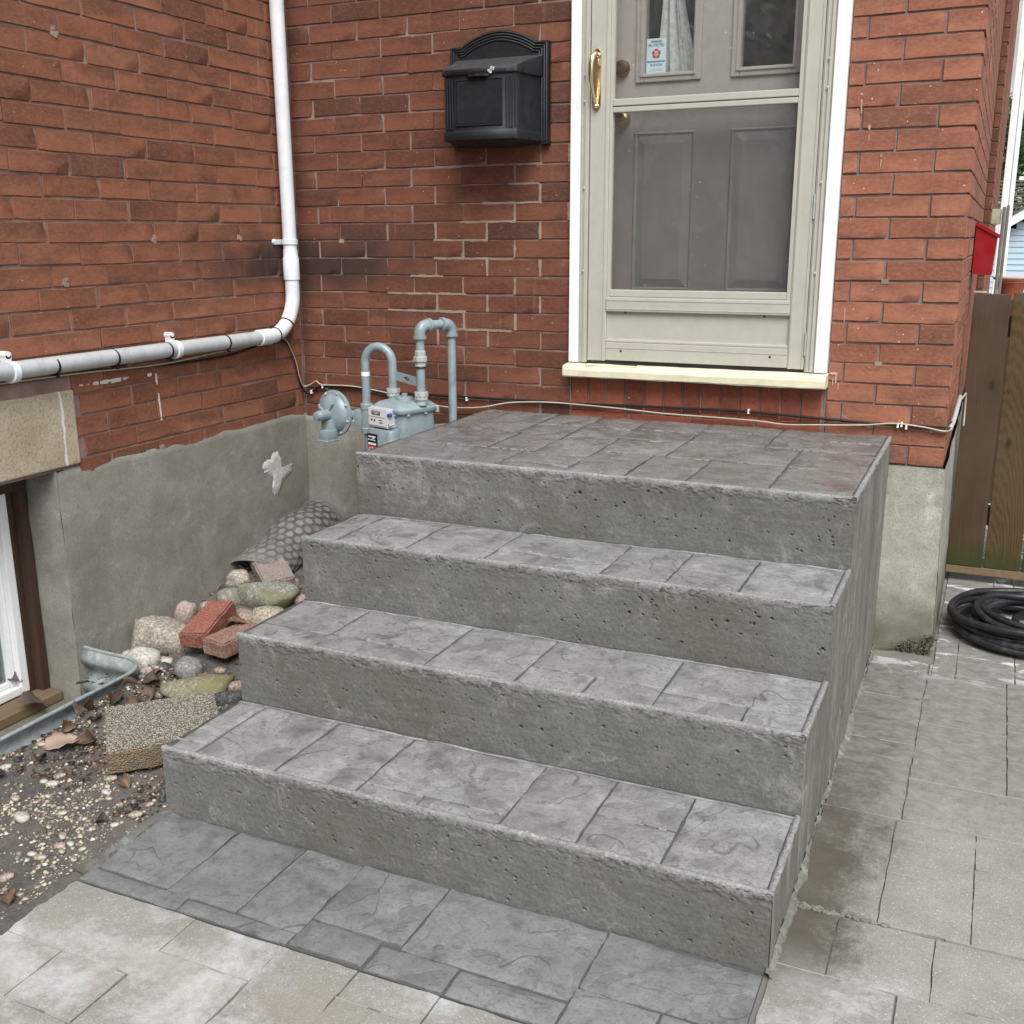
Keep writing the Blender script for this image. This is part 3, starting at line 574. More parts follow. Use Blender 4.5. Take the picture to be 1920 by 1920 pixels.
# --- wall on the left (plane x = 0, seen from +x)
wl = thing('brick_wall', 'long red brick wall on the left with the pale conduit and basement window', 'wall', (0, 0, 0))
core = MB().box(-.25, -.0055, -1.3, .2, .45, 3.7).box(-.25, -.0055, -4.5, -1.3, .72, 3.7).box(-.25, -.0055, -4.5, -2.9, -.2, .72)
core.build('mortar', m_mort, wl)
SPOTS = [(-1.21, 2.073), (-.851, 1.457), (-1.275, 1.321), (-.38, 1.456), (-.905, .715)]
rest = Rest()
for i in range(-6, 36):
    if i >= 0: off = -1.203 if i % 2 == 0 else -1.328
    else: off = -1.264 if i % 2 else -1.152
    if i in (0, 1, 2): off = (-1.152, -1.264, -1.152 - .239 / 1.0)[i] if i < 2 else -1.385
    z = zrow(i); joints = [off + k * .239 for k in range(-14, 9)]
    for a, b in zip(joints[:-1], joints[1:]):
        b = min(b, -.004) if b > -.004 else b
        if a > -.03: continue
        a += random.uniform(-.006, .006)
        if i <= -3 and a < -1.3: a = max(a, -1.297)
        if i == -2 and a < -1.3: a = max(a, -1.297)
        if b - a < .04: continue
        L = round(b - a - J, 2) if b - a > .2 else round(b - a - J, 3)
        vis = a > -1.78 and i < 19
        if vis: put_brick(wl, random.gauss(0, .0008), a + J / 2, z + random.gauss(0, .0012), rad(90), L, m_brick_left)
        else: rest.put(0, a + J / 2, z, rad(90), L)
rest.build(m_brick_left, wl)
# parging (rendered foundation) under the brick with the basement window recess in it
def parge_face(y0, y1, z0, ztop, x=.007, seed=1, axis='x', lo=0, res=.012, amp=.004):
    n = max(3, int(abs(y1 - y0) / res)); m_ = max(3, int((ztop - z0) / res)); yy, zz = np.meshgrid(np.linspace(y0, y1, n), np.linspace(0, 1, m_), indexing='ij')
    P0 = np.stack([yy[:, 0], yy[:, 0] * 0, yy[:, 0] * 0], -1); topz = ztop + fbm(P0, 9, 4, seed + 4) * .007; Z = z0 + zz * (topz[:, None] - z0)
    P = np.stack([yy, Z, yy * 0], -1).reshape(-1, 3); d = fbm(P, 4, 5, seed).reshape(yy.shape) * amp; d = d - np.clip((zz - .985) / .015, 0, 1) * .006
    if axis == 'x': return np.stack([x + d, yy, Z], -1)
    return np.stack([yy, -x - d, Z], -1)
mb = MB().grid(parge_face(-1.405, .0, -.14, .712, seed=11)); mb.grid(parge_face(-1.405, -1.297, .60, .722, x=.006, seed=12))
n_, m_ = 14, 60; aa, zz = np.meshgrid(np.linspace(-.135, .008, n_), np.linspace(-.14, .722, m_), indexing='ij'); P = np.stack([aa, zz, 0 * aa], -1).reshape(-1, 3)
mb.grid(np.stack([aa, -1.405 + fbm(P, 9, 4, 21).reshape(aa.shape) * .004, zz], -1))
mb.box(-.24, .0, -1.400, -.003, -.14, .68)
mb.build('foundation', m_parge, wl, smooth=50)
o = MB().box(-.2, .010, -2.95, -1.298, .732, .977, .006).build('lintel', m_lime, wl)
# chalky lime line where an old patch ends
mb = MB()
for a, b in [((-1.29, .985), (-.905, .985)), ((-.905, .985), (-.895, .80))]:
    for k in range(34):
        t = random.random(); y = a[0] + (b[0] - a[0]) * t; z = a[1] + (b[1] - a[1]) * t; s = random.uniform(.006, .018); hz = random.uniform(.002, .006)
        if abs(a[0] - b[0]) < .05: s, hz = .003, .012
        mb.box(-.004, random.uniform(.0004, .0011), y - s, y + s, z - hz + random.uniform(-.004, .004), z + hz)
mb.build('lime_streak', m_plain('lime', (.62, .6, .57), .9, .1, bumps=.5), wl)
mb = MB()                                           # blobs of pale mortar pressed into a few joint crossings
for y, z in SPOTS:
    for k in range(9): a, b = random.gauss(0, .006), random.gauss(0, .005); q = random.uniform(.003, .008); mb.box(-.004, random.uniform(.0012, .0034), y + a - q, y + a + q, z + b - q * .8, z + b + q * .8, .0008)
mb.build('mortar_spot', m_patch, wl)
# white scuff of primer on the parging
scf = np.array([(-.336, .541), (-.31, .552), (-.288, .55), (-.262, .572), (-.23, .579), (-.214, .556), (-.205, .527), (-.2, .498), (-.17, .489), (-.114, .498), (-.122, .478), (-.126, .464), (-.186, .441), (-.205, .43), (-.25, .379), (-.272, .388), (-.285, .404), (-.277, .45), (-.27, .47), (-.30, .49), (-.329, .506), (-.342, .525)])
R_ = []
for k in range(len(scf)):
    a, b = scf[k], scf[(k + 1) % len(scf)]
    for t in (0, .25, .5, .75): q = a + (b - a) * t; R_.append(q + rng.normal(0, .0035, 2))
R_ = np.array(R_); ctr = np.array([-.222, .50]); n_ = len(R_); lv = [(1., .004), (.94, .0105), (.6, .0122), (.3, .0122)]
V = [(x_, *(ctr + (q - ctr) * k_)) for k_, x_ in lv for q in R_] + [(.0122, *ctr)]
F = [(l * n_ + k, l * n_ + (k + 1) % n_, (l + 1) * n_ + (k + 1) % n_, (l + 1) * n_ + k) for l in range(3) for k in range(n_)] + [(3 * n_ + k, 3 * n_ + (k + 1) % n_, 4 * n_) for k in range(n_)]
V = np.array(V); V[:, 0] = .007 + fbm(np.stack([V[:, 1], V[:, 2], V[:, 0] * 0], -1), 4, 5, 11) * .004 + (V[:, 0] - .0115) * .9 + .0022
MB().add(V, F).build('primer_patch', m_plain('primer', (.5, .5, .48), .85, .2, bumps=.4, scale=60, dirt=((.24, .235, .2), .7)), wl, smooth=60)

# --- front wall (plane y = 0, seen from -y): left field, pier right of the door, soldiers under the sill
wb = thing('brick_wall', 'red brick house front holding the storm door and black mailbox', 'wall', (0, 0, 0))
MB().box(2.217, 2.620, .006, .22, .45, 3.7).build('mortar', m_mort_grey, wb)
core = MB().box(.0, 1.254, .005, .22, .45, 3.7).box(1.254, 2.217, .0055, .22, 3.08, 3.7).box(1.254, 2.217, .009, .22, .3, .93)
core.build('mortar', m_mort, wb)
restb = Rest()
for i in range(-6, 36):
    z = zrow(i); off = .112 if i % 2 == 0 else .218; js = [.0] + [off + k * .2262 for k in range(6)]
    js = [j for j in js if j < 1.19] + [1.252]
    for a, b in zip(js[:-1], js[1:]):
        if a == 0: a = .003
        elif a > .05: a += random.uniform(-.004, .004)
        if b < 1.25 and b > .05: b += 0
        L = round(b - a - J, 2) if b - a > .2 else round(b - a - J, 3)
        if i < 18: put_brick(wb, a + J / 2, random.gauss(0, .0008), z + random.gauss(0, .0012), 0, L, m_brick_back)
        else: restb.put(a + J / 2, 0, z, 0, L)
    js = [2.222, 2.275, 2.5105, 2.627] if i % 2 == 0 else [2.222, 2.388, 2.627]
    for a, b in zip(js[:-1], js[1:]):
        lastb = b == 2.627; D = .05 if not lastb else (.215 if i % 2 == 0 else .102)
        L = round(b - a - (J / 2 if lastb else J), 3)
        if i < 18: put_brick(wb, a + J / 2, random.gauss(0, .001), z + random.gauss(0, .0012), 0, L, m_brick_pier, D=D)
        else: restb.put(a + J / 2, 0, z, 0, L, D)
for i in range(28, 36):
    for k in range(5): restb.put(1.252 + k * .193, 0, zrow(i), 0, .187)
restb.build(m_brick_back, wb)
xj = 1.2555
for w in (.0705, .072, .079, .0775, .076, .07, .071, .0735, .073, .0735, .073, .072, .0735): 
    put_brick(wb, xj + J / 2, .002 + random.gauss(0, .0008), .80 + random.gauss(0, .002), 0, round(w - J, 3), m_soldier, H=.128); xj += w
for k in range(4): put_brick(wb, 1.26 + k * .24, .002, .7325, 0, .232, m_soldier)
mb = MB()                                           # pale repointing that steps down the cracked field
def jx(i, k): return (.112 if i % 2 == 0 else .218) + .2262 * k
for i, ks in {9: [5], 8: [5], 7: [4], 6: [4, 5], 5: [2, 3, 4], 4: [3, 4], 3: [3, 4], 2: [3, 4], 1: [2, 3, 4], 0: [3, 4], -1: [2, 3]}.items():
    for k in ks:
        x = jx(i, min(k, 5)); x = min(x, 1.24)
        for q in range(4):
            zc = zrow(i) + .0632 * (q + .5) / 4; w = random.uniform(.0035, .0065); mb.box(x - w, x + w, -random.uniform(.0002, .0005), .02, zc - .0082, zc + .0083)
for i, a, b in [(8, .99, 1.12), (7, .88, 1.13), (6, .78, 1.02), (5, .66, .90), (4, .66, .9), (3, .55, .70), (2, .44, .8), (1, .44, .8), (0, .7, 1.0), (9, 1.03, 1.13)]:
    x = a; zb = zrow(i) - J / 2
    while x < b:
        l = random.uniform(.015, .04); mb.box(x, min(b, x + l), -random.uniform(.0006, .0010), .02, zb - random.uniform(.003, .006), zb + random.uniform(.003, .0055)); x += l
for i, x in [(5, .225), (-1, 2.39), (3, 2.39)]: mb.box(x - .012, x + .012, -.001, .02, zrow(i) - .012, zrow(i) + .004)
mb.build('mortar_repair', m_patch, wb)
mb = MB()                                           # old paint drips on the pier and flecks along the casing
for x, z, w, h in [(2.271, 1.868, .0035, .03), (2.268, 1.905, .012, .005), (2.302, 1.80, .008, .012), (2.303, 1.775, .003, .026), (2.345, 1.71, .006, .010), (2.346, 1.69, .0025, .022), (2.262, 1.50, .004, .02), (2.266, 1.175, .004, .018), (2.266, 1.20, .002, .03), (2.243, .985, .022, .006), (2.252, .965, .004, .022), (2.243, .955, .003, .018), (2.262, .94, .003, .014), (2.49, 1.19, .004, .003), (2.52, .85, .004, .003), (2.55, .83, .003, .004), (2.58, .80, .004, .003)]:
    for k in range(3): mb.box(x - w * random.uniform(.1, .7), x + w * random.uniform(.1, .7), -random.uniform(.0008, .0018), .004, z - h * random.uniform(.2, .8), z + h * random.uniform(.2, .8), .0006)
for k in range(110): z = random.uniform(1., 2.5); w = random.uniform(.0015, .004); mb.box(1.2505 - w, 1.2512, -random.uniform(.001, .004), .003, z - random.uniform(.002, .012), z + random.uniform(.002, .012), .0004)
o = mb.build('paint_fleck', m_plain('old_paint', (.46, .32, .27), .8, .25, dirt=((.3, .14, .09), .95), scale=120), wb); o['kind'] = 'stuff'
mb = MB().grid(parge_face(.0, .884, -.1, .700, seed=31, axis='y')).box(.0, .884, .0, .2, -.1, .66); mb.build('foundation', m_parge, wb, smooth=50)
# pier foundation: old parging, flared and broken at the foot
n_, m_ = 24, 60; mb = MB(); aa, zz = np.meshgrid(np.linspace(2.44, 2.638, n_), np.linspace(-.02, .676, m_), indexing='ij'); P = np.stack([aa, zz, aa * 0], -1).reshape(-1, 3)
flare = .022 * (1 - zz / .68); brk = np.clip(.09 - zz - (2.66 - aa) * .6 + .02 * fbm(P, 22, 3, 3).reshape(aa.shape), 0, .03) * .6
xe = aa + (aa - 2.44) / .2 * flare * .7; mb.grid(np.stack([xe - brk * .3, -.006 - flare * .3 + fbm(P, 8, 4, 41).reshape(aa.shape) * .003 + brk * .9, zz], -1))
n_ = 90; bb, zz = np.meshgrid(np.linspace(-.006, 2.6, n_), np.linspace(-.02, .676, m_), indexing='ij'); P = np.stack([bb, zz, bb * 0], -1).reshape(-1, 3)
fl2 = .022 * (1 - zz / .68); mb.grid(np.stack([2.638 + fl2 * .7 + fbm(P, 6, 4, 43).reshape(bb.shape) * .003 - np.clip(.06 - zz - bb * .5, 0, .02), bb - fl2 * .2, zz], -1))
mb.box(2.4, 2.618, .05, 2.55, -.05, .674); mb.build('foundation', m_plinth, wb, smooth=60)
mb = MB()                                           # broken, crumbling foot of the pier
for k in range(260):
    t = random.random() ** .7; bm = bmesh.new(); bmesh.ops.create_icosphere(bm, subdivisions=1, radius=random.uniform(.002, .0055)); zq = random.uniform(-.01, .085) * (1 - .75 * (1 - t)); c = Vector((2.5 + .155 * t + random.gauss(0, .006), -.004 + random.uniform(-.006, .008), max(-.004, zq)))
    for v in bm.verts: v.co = Vector([q * random.uniform(.6, 1.4) for q in v.co]) + c
    mb.bm(bm)
o = mb.build('crumbled_foot', m_rough, wb); o['kind'] = 'stuff'
# --- return wall along the side of the house (plane x = 2.627) and the further bay
ws = thing('brick_wall', 'narrow foreshortened brick side wall running back from the pier', 'wall', (2.627, .1, 0))
MB().box(2.3, 2.621, .22, 2.6, .45, 3.7).box(2.3, 2.655, 2.606, 6.2, .45, 3.7).build('mortar', m_mort_grey, ws)
rs = Rest(); _inv = Vector((2.627, .1, 0))
for i in range(-6, 36):
    z = zrow(i); y = .215 + J if i % 2 == 0 else .102 + J
    while y < 2.5:
        b = min(y + .2262, 2.6); L = round(b - y - J, 3)
        if y < 1.2 and i < 19:
            o = put_brick(ws, 2.627 - _inv.x, y - _inv.y, z, rad(90), L, m_brick_pier, D=.04)
        else: rs.put(2.627, y, z, rad(90), L)
        y = b
    if -1 <= i < 24:
        o = put_brick(ws, 2.6275 - _inv.x, 2.6 - _inv.y, z, 0, .033, m_brick_back, D=.05)
    y = 2.6
    while y < 6.1: L = .2197 if (y > 2.61 or i % 2) else .1; rs.put(2.661, y + J + .05 * (y == 2.6), z, rad(90), L - .05 * (y == 2.6)); y += L + J
rs.build(m_brick_pier, ws)

# ------------------------------------------------------------------ basement window and its well
win = thing('basement_window', 'white framed basement window in dark wood under the stone lintel', 'window', (-.2, -1.9, .3))
mb = MB().box(-.165, -.135, -2.9, -1.407, .655, .719).build('wood_frame', m_wood, win)
MB().box(-.172, -.134, -1.438, -1.4075, -.07, .655, .003).build('wood_frame', m_wood, win)
MB().box(-.225, -.172, -1.458, -1.408, -.07, .655, .003).build('wood_frame', m_wood, win)
MB().box(-.17, -.075, -2.9, -1.41, -.092, -.058, .004, M=None).build('sill', m_woodp, win)
fr = MB().box(-.215, -.172, -1.492, -1.459, -.055, .655, .004).box(-.215, -.172, -2.9, -1.492, -.057, -.028, .004).box(-.215, -.172, -2.9, -1.492, .625, .655, .004).build('frame', m_white, win)
MB().box(-.235, -.195, -1.513, -1.493, -.027, .624, .003).box(-.235, -.2, -2.9, -1.514, -.027, -.01, .003).build('sash', m_white, fr)
MB().box(-.222, -.218, -2.9, -1.512, -.01, .624).build('pane', m_wglass, win)
MB().box(-.26, -.25, -2.9, -1.42, -.06, .66).build('blind', m_plain('window_blind', (.36, .43, .42), .8, .25, scale=9), win)
MB().box(-.8, -.27, -2.9, -1.3, -.1, .7).build('dark_room', m_dark, win)
well = thing('window_well', 'galvanised corrugated steel window well curving from the parged wall', 'window well', (.15, -1.6, 0))
path = [(.004, -1.372)] + [(.05, -1.372), (.10, -1.372)] + [(.19 + .10 * math.sin(a), -1.472 + .10 * math.cos(a)) for a in np.linspace(0, math.pi / 2, 12)] + [(.292 + .004 * k, -1.6 - .25 * k) for k in range(7)]
path = np.array(path); tn = np.gradient(path, axis=0); tn /= np.linalg.norm(tn, axis=1)[:, None]; nrm = np.stack([-tn[:, 1], tn[:, 0]], 1)
zz = np.linspace(-.16, .085, 40); off = .017 * np.sin((zz - .09) / .105 * 2 * math.pi + .6)
G = np.zeros((len(path), 40, 3)); 
for k in range(40): G[:, k, :2] = path + nrm * off[k]; G[:, k, 2] = zz[k] + .01 * np.exp(-np.arange(len(path)) / 3.)
o = MB().grid(G).build('sheet', m_zinc, well, smooth=60, fix=False); sm = o.modifiers.new('thickness', 'SOLIDIFY'); sm.thickness = .003
MB().tube([(p[0] + q[0] * off[-1], p[1] + q[1] * off[-1], .089 + .01 * math.exp(-k / 3)) for k, (p, q) in enumerate(zip(path, nrm))], .0065, 8).build('rim', m_zinc, well, smooth=60)
mk('well_floor', [(-.2, -3, -.094), (.3, -3, -.098), (.3, -1.36, -.1), (-.2, -1.36, -.092)], [(0, 1, 2, 3)], m_plinth, well)

# ------------------------------------------------------------------ conduit, cables
con = thing('conduit', 'pale plastic conduit dropping down the corner and bending along the left wall', 'pipe', (.045, -.112, 1.2))
CX, CY, CZ, CR = .045, -.112, 1.066, .0285
MB().tube([(CX, CY, 3.7), (CX, CY, 1.28)], CR, 20).build('upright_pipe', m_pvc, con, smooth=60)
rb = .17; bend = [(CX, CY, 1.29)] + [(CX, CY - rb + rb * math.cos(a), CZ + rb - rb * math.sin(a)) for a in np.linspace(0, math.pi / 2, 14)] + [(CX, CY - rb - .03, CZ)]
MB().tube(bend, CR + .001, 20).build('elbow', m_pvc, con, smooth=60)
MB().tube([(CX, CY - rb, CZ), (CX, -3.6, CZ + .012)], CR - .0015, 20).build('level_pipe', m_pvcg, con, smooth=60)
MB().tube([(CX, CY, z) for z in (1.285, 1.287, 1.375, 1.38, 1.41)], [CR + .002, CR + .005, CR + .005, CR + .002, CR + .001], 20).build('coupling', m_pvc, con, smooth=40)
MB().tube([(CX, y, CZ) for y in (-.285, -.287, -.36, -.362)], [CR, CR + .004, CR + .004, CR], 20).build('coupling', m_pvc, con, smooth=40)
def strap(y=None, z=None):
    mb = MB()
    if z is not None:
        mb.tube([(CX, CY, z - .011), (CX, CY, z - .01), (CX, CY, z + .01), (CX, CY, z + .011)], [CR + .001, CR + .0045, CR + .0045, CR + .001], 20); mb.tube([(.001, CY - .052, z), (.012, CY - .052, z)], .012, 12); mb.box(.002, .007, CY - .05, CY, z - .01, z + .01); mb.tube([(.011, CY - .052, z), (.0135, CY - .052, z)], .006, 8)
    else:
        mb.tube([(CX, y - .011, CZ), (CX, y - .01, CZ), (CX, y + .01, CZ), (CX, y + .011, CZ)], [CR, CR + .0045, CR + .0045, CR], 20); mb.tube([(.001, y + .008, CZ + .05), (.03, y + .008, CZ + .05)], .012, 12); mb.box(.004, .03, y - .002, y + .018, CZ + .02, CZ + .05); mb.tube([(.03, y + .008, CZ + .05), (.0325, y + .008, CZ + .05)], .006, 8)
    mb.build('strap', m_pvc, con, smooth=40)
strap(z=1.44); strap(y=-.845); strap(y=-1.56)
for y in (-1.40, -1.145, -.885, -.565): 
    MB().tube([(CX, y - .003, CZ), (CX, y - .0029, CZ), (CX, y + .0029, CZ), (CX, y + .003, CZ)], [CR, CR + .0018, CR + .0018, CR], 20).box(CX + .01, CX + .02, y - .004, y + .004, CZ - .036, CZ - .028).build('cable_tie', m_blk, con)
for a in (.42, .95):
    c = Vector((CX, CY - rb + rb * math.cos(a + .4), CZ + rb - rb * math.sin(a + .4))); t = Vector((0, -math.sin(a + .4), -math.cos(a + .4)))
    MB().tube([c - t * .003, c - t * .0029, c + t * .0029, c + t * .003], [CR, CR + .003, CR + .003, CR], 20).build('cable_tie', m_blk, con)
def smooth_path(pts, n=8):
    P = [Vector(p) for p in pts]; out = []
    for i in range(len(P) - 1):
        a, b, c, d = P[max(i - 1, 0)], P[i], P[i + 1], P[min(i + 2, len(P) - 1)]
        for k in range(n):
            t = k / n; out.append(.5 * ((2 * b) + (c - a) * t + (2 * a - 5 * b + 4 * c - d) * t * t + (3 * b - a - 3 * c + d) * t ** 3))
    return out + [P[-1]]
blk = [(.02, -3.0, 1.045), (.02, -1.6, 1.032), (.016, -1.2, 1.028), (.016, -.85, 1.012), (.016, -.55, 1.01), (.02, -.35, 1.03), (.022, -.22, 1.055), (.018, -.13, 1.02), (.012, -.075, .95), (.01, -.05, .87), (.012, -.03, .815), (.03, -.012, .797), (.06, -.01, .812), (.11, -.012, .828), (.34, -.012, .83), (.48, -.013, .822), (.7, -.012, .822), (.87, -.012, .822), (1.1, -.012, .824), (1.24, -.012, .822), (1.5, -.012, .828), (1.8, -.012, .833), (1.95, -.012, .834), (2.2, -.012, .826), (2.46, -.012, .818), (2.60, -.012, .812), (2.634, -.008, .815), (2.642, .05, .83)]
o = MB().tube(smooth_path(blk), .005, 8).build('cable', m_blk, None, smooth=60); tag(o, 'black cable clipped along the wall foot behind the meter', 'cable', 'cables along the wall foot')
wht = [(.024, -1.7, 1.034), (.024, -1.3, 1.03), (.024, -.9, 1.018), (.024, -.6, 1.03), (.028, -.4, 1.036), (.028, -.2, 1.05), (.022, -.14, 1.03), (.02, -.085, .95), (.018, -.06, .875), (.016, -.03, .83), (.04, -.016, .835), (.075, -.018, .852), (.11, -.02, .838), (.25, -.02, .84), (.40, -.02, .825), (.55, -.02, .80), (.7, -.02, .778), (.86, -.02, .784), (1.0, -.02, .812), (1.15, -.02, .823), (1.3, -.02, .822), (1.5, -.02, .815), (1.65, -.02, .808), (1.85, -.02, .806), (2.0, -.02, .803), (2.09, -.02, .797), (2.2, -.02, .803), (2.35, -.018, .812), (2.46, -.018, .825), (2.55, -.016, .819), (2.632, -.014, .81), (2.648, .08, .835), (2.648, .5, .85)]
o = MB().tube(smooth_path(wht), .0028, 8).build('cable', m_cable_w, None, smooth=60); tag(o, 'thin cream cable looping along the wall foot below the sill', 'cable', 'cables along the wall foot')
cl = MB()
for x, z in [(.045, .803), (.105, .83), (.805, .815), (1.955, .835), (2.472, .818), (2.484, .822), (2.50, .815)]: cl.box(x - .0035, x + .0035, -.020, .0, z - .008, z + .008, .0015).tube([(x, -.020, z + .005), (x, -.023, z + .005)], .002, 8)
o = cl.build('cable_clip', m_white, bpy.data.objects['cable']); o['kind'] = 'stuff'
kn = thing('cable_end', 'grey taped cable end tied at the pier corner above the concrete foundation', 'cable', (2.64, .2, .83))
MB().tube(smooth_path([(2.640, .0, .816), (2.647, .1, .835), (2.65, .25, .855), (2.65, .5, .858)]), .008, 10).build('tape', m_pvcg, kn, smooth=60)
MB().tube(smooth_path([(2.655, .5, .85), (2.662, .7, .84), (2.664, .78, .83), (2.665, .8, .78), (2.666, .8, .70)]), .004, 8).build('loose_wire', m_cable_w, kn, smooth=60)

# ------------------------------------------------------------------ mailbox
mx = thing('mailbox', 'black ribbed wall mailbox with arched back plate beside the door', 'mailbox', (.966, 0, 1.79)); CXM = .966
def arch(h=0., n=40):
    "upper outline of the back plate, inset by h"
    w = .2 - h; pts = [(-w, 2.145 - h)]
    for x in np.linspace(-.150 + h * .25, .150 - h * .25, n):
        t = abs(x) / (.150 - h * .25); s = math.cos(t * math.pi / 2) ** .8; pts.append((x, 2.147 - h + .043 * s + .004 * (1 - t)))
    return pts + [(w, 2.145 - h)]
pl = [(CXM + x, z) for x, z in arch()] + [(CXM + .2, 1.79), (CXM - .2, 1.79)]
MB().prism(pl, frameM((0, 0, 0), (1, 0, 0), (0, 0, 1), (0, -1, 0)), .03).build('back_plate', m_mail, mx)
for k in range(4):
    h = .006 + .0095 * k; A = arch(h); MB().tube([(CXM - .2 + h, -.03, 1.80)] + [(CXM + x, -.0305, z) for x, z in A] + [(CXM + .2 - h, -.03, 1.80)], .0036, 8).build('ridge', m_mail, mx, smooth=50)
def body_plan(g=0., n=10):
    "plan of the box, grown by g: back left round the front to back right"
    h = [(.172, -.028)] + [(.172 - .024 * math.sin(t * math.pi / 2) - .0 , -.028 - .137 * t) for t in np.linspace(.1, 1, n)] + [(.147 - .012 * (1 - math.cos(a)), -.172 - .022 * math.sin(a)) for a in np.linspace(0.2, math.pi / 2, 5)] + [(.105, -.1965), (.1, -.2)]
    R = [(CXM + x + g, y - g) for x, y in h]; Lf = [(2 * CXM - x, y) for x, y in R]
    return Lf + R[::-1]
def loft(levels):
    mb = MB(); b = []
    for pts, z in levels: b.append(len(mb.V)); mb.V += [(x, y, z if not callable(z) else z(x, y)) for x, y in pts]
    n = len(levels[0][0])
    for i in range(len(b) - 1): mb.F += [(b[i] + k, b[i] + (k + 1) % n, b[i + 1] + (k + 1) % n, b[i + 1] + k) for k in range(n)]
    mb.F.append(tuple(b[0] + k for k in range(n))[::-1]); mb.F.append(tuple(b[-1] + k for k in range(n))); return mb
bp = body_plan(); shrink = lambda P, s, y0=-.03: [(CXM + (x - CXM) * s, y0 + (y - y0) * s) for x, y in P]
loft([(shrink(bp, .55), 1.782), (shrink(bp, .93), 1.793), (body_plan(.003), 1.800), (body_plan(.004), 1.808), (body_plan(.003), 1.826), (body_plan(.0015), 1.829), (bp, 1.832), (bp, 2.03)]).build('box_body', m_mail, mx, smooth=35)
MB().box(CXM - .088, CXM + .088, -.2025, -.199, 1.853, 2.0, .0012).build('front_panel', m_mail, mx)
mb = MB()
for a, b, c, d in [(-.094, .094, 2.0015, 2.0065), (-.094, .094, 1.847, 1.852), (-.094, -.0895, 1.852, 2.0015), (.0895, .094, 1.852, 2.0015)]: mb.box(CXM + a, CXM + b, -.2042, -.199, c, d, .001)
mb.build('panel_border', m_mail, mx)
for s in (-1, 1):
    for k in range(4):
        x = .108 + .0105 * k; y = -.1975 + .0004 * k + (.0035 if k == 3 else 0.) ; MB().tube([(CXM + s * x, y, 1.838), (CXM + s * x, y, 2.012)], .0032, 8).build('flute', m_mail, mx, smooth=60)
slope = lambda z: (lambda x, y: z + (y + .2) * .31)
loft([(body_plan(.005), 2.021), (body_plan(.007), 2.024), (body_plan(.007), slope(2.039)), (body_plan(.0045), slope(2.044)), (shrink(bp, .985), slope(2.046)), (shrink(bp, .6), slope(2.046))]).build('lid', m_mail, mx, smooth=35)
MB().prism([(CXM - .045, -.205), (CXM - .03, -.219), (CXM, -.224), (CXM + .03, -.219), (CXM + .045, -.205)], Matrix.Translation((0, 0, 2.012)), .009).build('lid_tab', m_mail, mx)
mb = MB()
for k in range(16):
    x, z, s = CXM + .055 + random.gauss(0, .008), 2.032 + random.gauss(0, .004), random.uniform(.0015, .004); mb.box(x - s, x + s, -.2105, -.2085, z - s, z + s, .0006)
mb.build('lid_scrape', m_plain('scrape', (.5, .5, .5), .9, .2), mx)

# ------------------------------------------------------------------ door: frame, storm door, inner door
df = thing('door_frame', 'white door casing with taupe jambs and a cream timber sill', 'door frame', (1.736, 0, .93))
MB().box(1.252, 1.290, -.022, .06, .987, 3.075, .003).build('casing', m_white, df); MB().box(2.178, 2.222, -.022, .06, .987, 3.075, .003).build('casing', m_white, df)
MB().box(1.2905, 2.1775, -.022, .06, 3.03, 3.075, .003).build('casing', m_white, df)
for a, b in ((1.2905, 1.3215), (2.1425, 2.1775)):
    w = b - a; mb = MB().box(a, b, -.012, .09, .987, 3.03, .002).box(a + w * .15, a + w * .3, -.0165, -.012, .987, 3.03, .001).box(a + w * .55, a + w * .85, -.0185, -.012, .987, 3.03, .0015); o = mb.build('jamb', m_frame, df)
    sc = MB()
    for z in (1.33, 1.63, 1.93, 2.02, 2.3): sc.lathe([(.0045, 0), (.0045, .001), (.002, .0022)], frameM(((a + b) / 2, -.0185, z), (1, 0, 0), (0, 0, 1), (0, -1, 0)), 10)
    sc.build('screw', m_meterg, o)
# sill: one timber with worn edges
n_ = 60; xx = np.linspace(1.246, 2.226, n_); prof = [(.05, .937), (-.062, .935), (-.068, .940), (-.070, .962), (-.067, .974), (-.06, .978), (.05, .988)]; G = np.zeros((n_, len(prof), 3))
for k, (y, z) in enumerate(prof):
    P = np.stack([xx, 0 * xx + k, 0 * xx], -1); G[:, k] = np.stack([xx, y + fbm(P, 12, 3, 3) * .0012, z + fbm(P, 14, 3, 5) * .0012], -1)
mb = MB().grid(G); mb.F.append(tuple(range(len(prof)))); mb.F.append(tuple((n_ - 1) * len(prof) + k for k in range(len(prof)))[::-1]); mb.build('sill', m_sillp, df)
sd = thing('storm_door', 'taupe aluminium storm door with glass above and screen below', 'door', (1.73, 0, .99))
mb = MB().box(1.324, 1.397, -.008, .03, .995, 3.025, .003).box(1.3255, 1.331, -.0105, -.008, .995, 3.02, .001).box(1.384, 1.392, -.011, -.008, .995, 3.02, .0012); mb.build('stile', m_frame, sd)
mb = MB().box(2.081, 2.1405, -.008, .03, .995, 3.025, .003).box(2.086, 2.093, -.011, -.008, .995, 3.02, .0012).box(2.131, 2.136, -.0105, -.008, .995, 3.02, .001); mb.build('stile', m_frame, sd)
for x0, x1 in ((1.3972, 1.4085), (2.0655, 2.0808)):
    MB().box(x0, x1, -.004, .025, 1.235, 3.02, .002).build('glazing_bead', m_frame, sd)
MB().box(1.4085, 2.0655, -.006, .022, 1.910, 1.934, .003).box(1.4085, 2.0655, -.004, .022, 1.8885, 1.907, .003).box(1.4085, 2.0655, .003, .02, 1.903, 1.914).build('middle_rail', m_frame, sd)
MB().box(1.4085, 2.0655, -.003, .02, 1.236, 1.262, .003).build('glazing_bead', m_frame, sd)
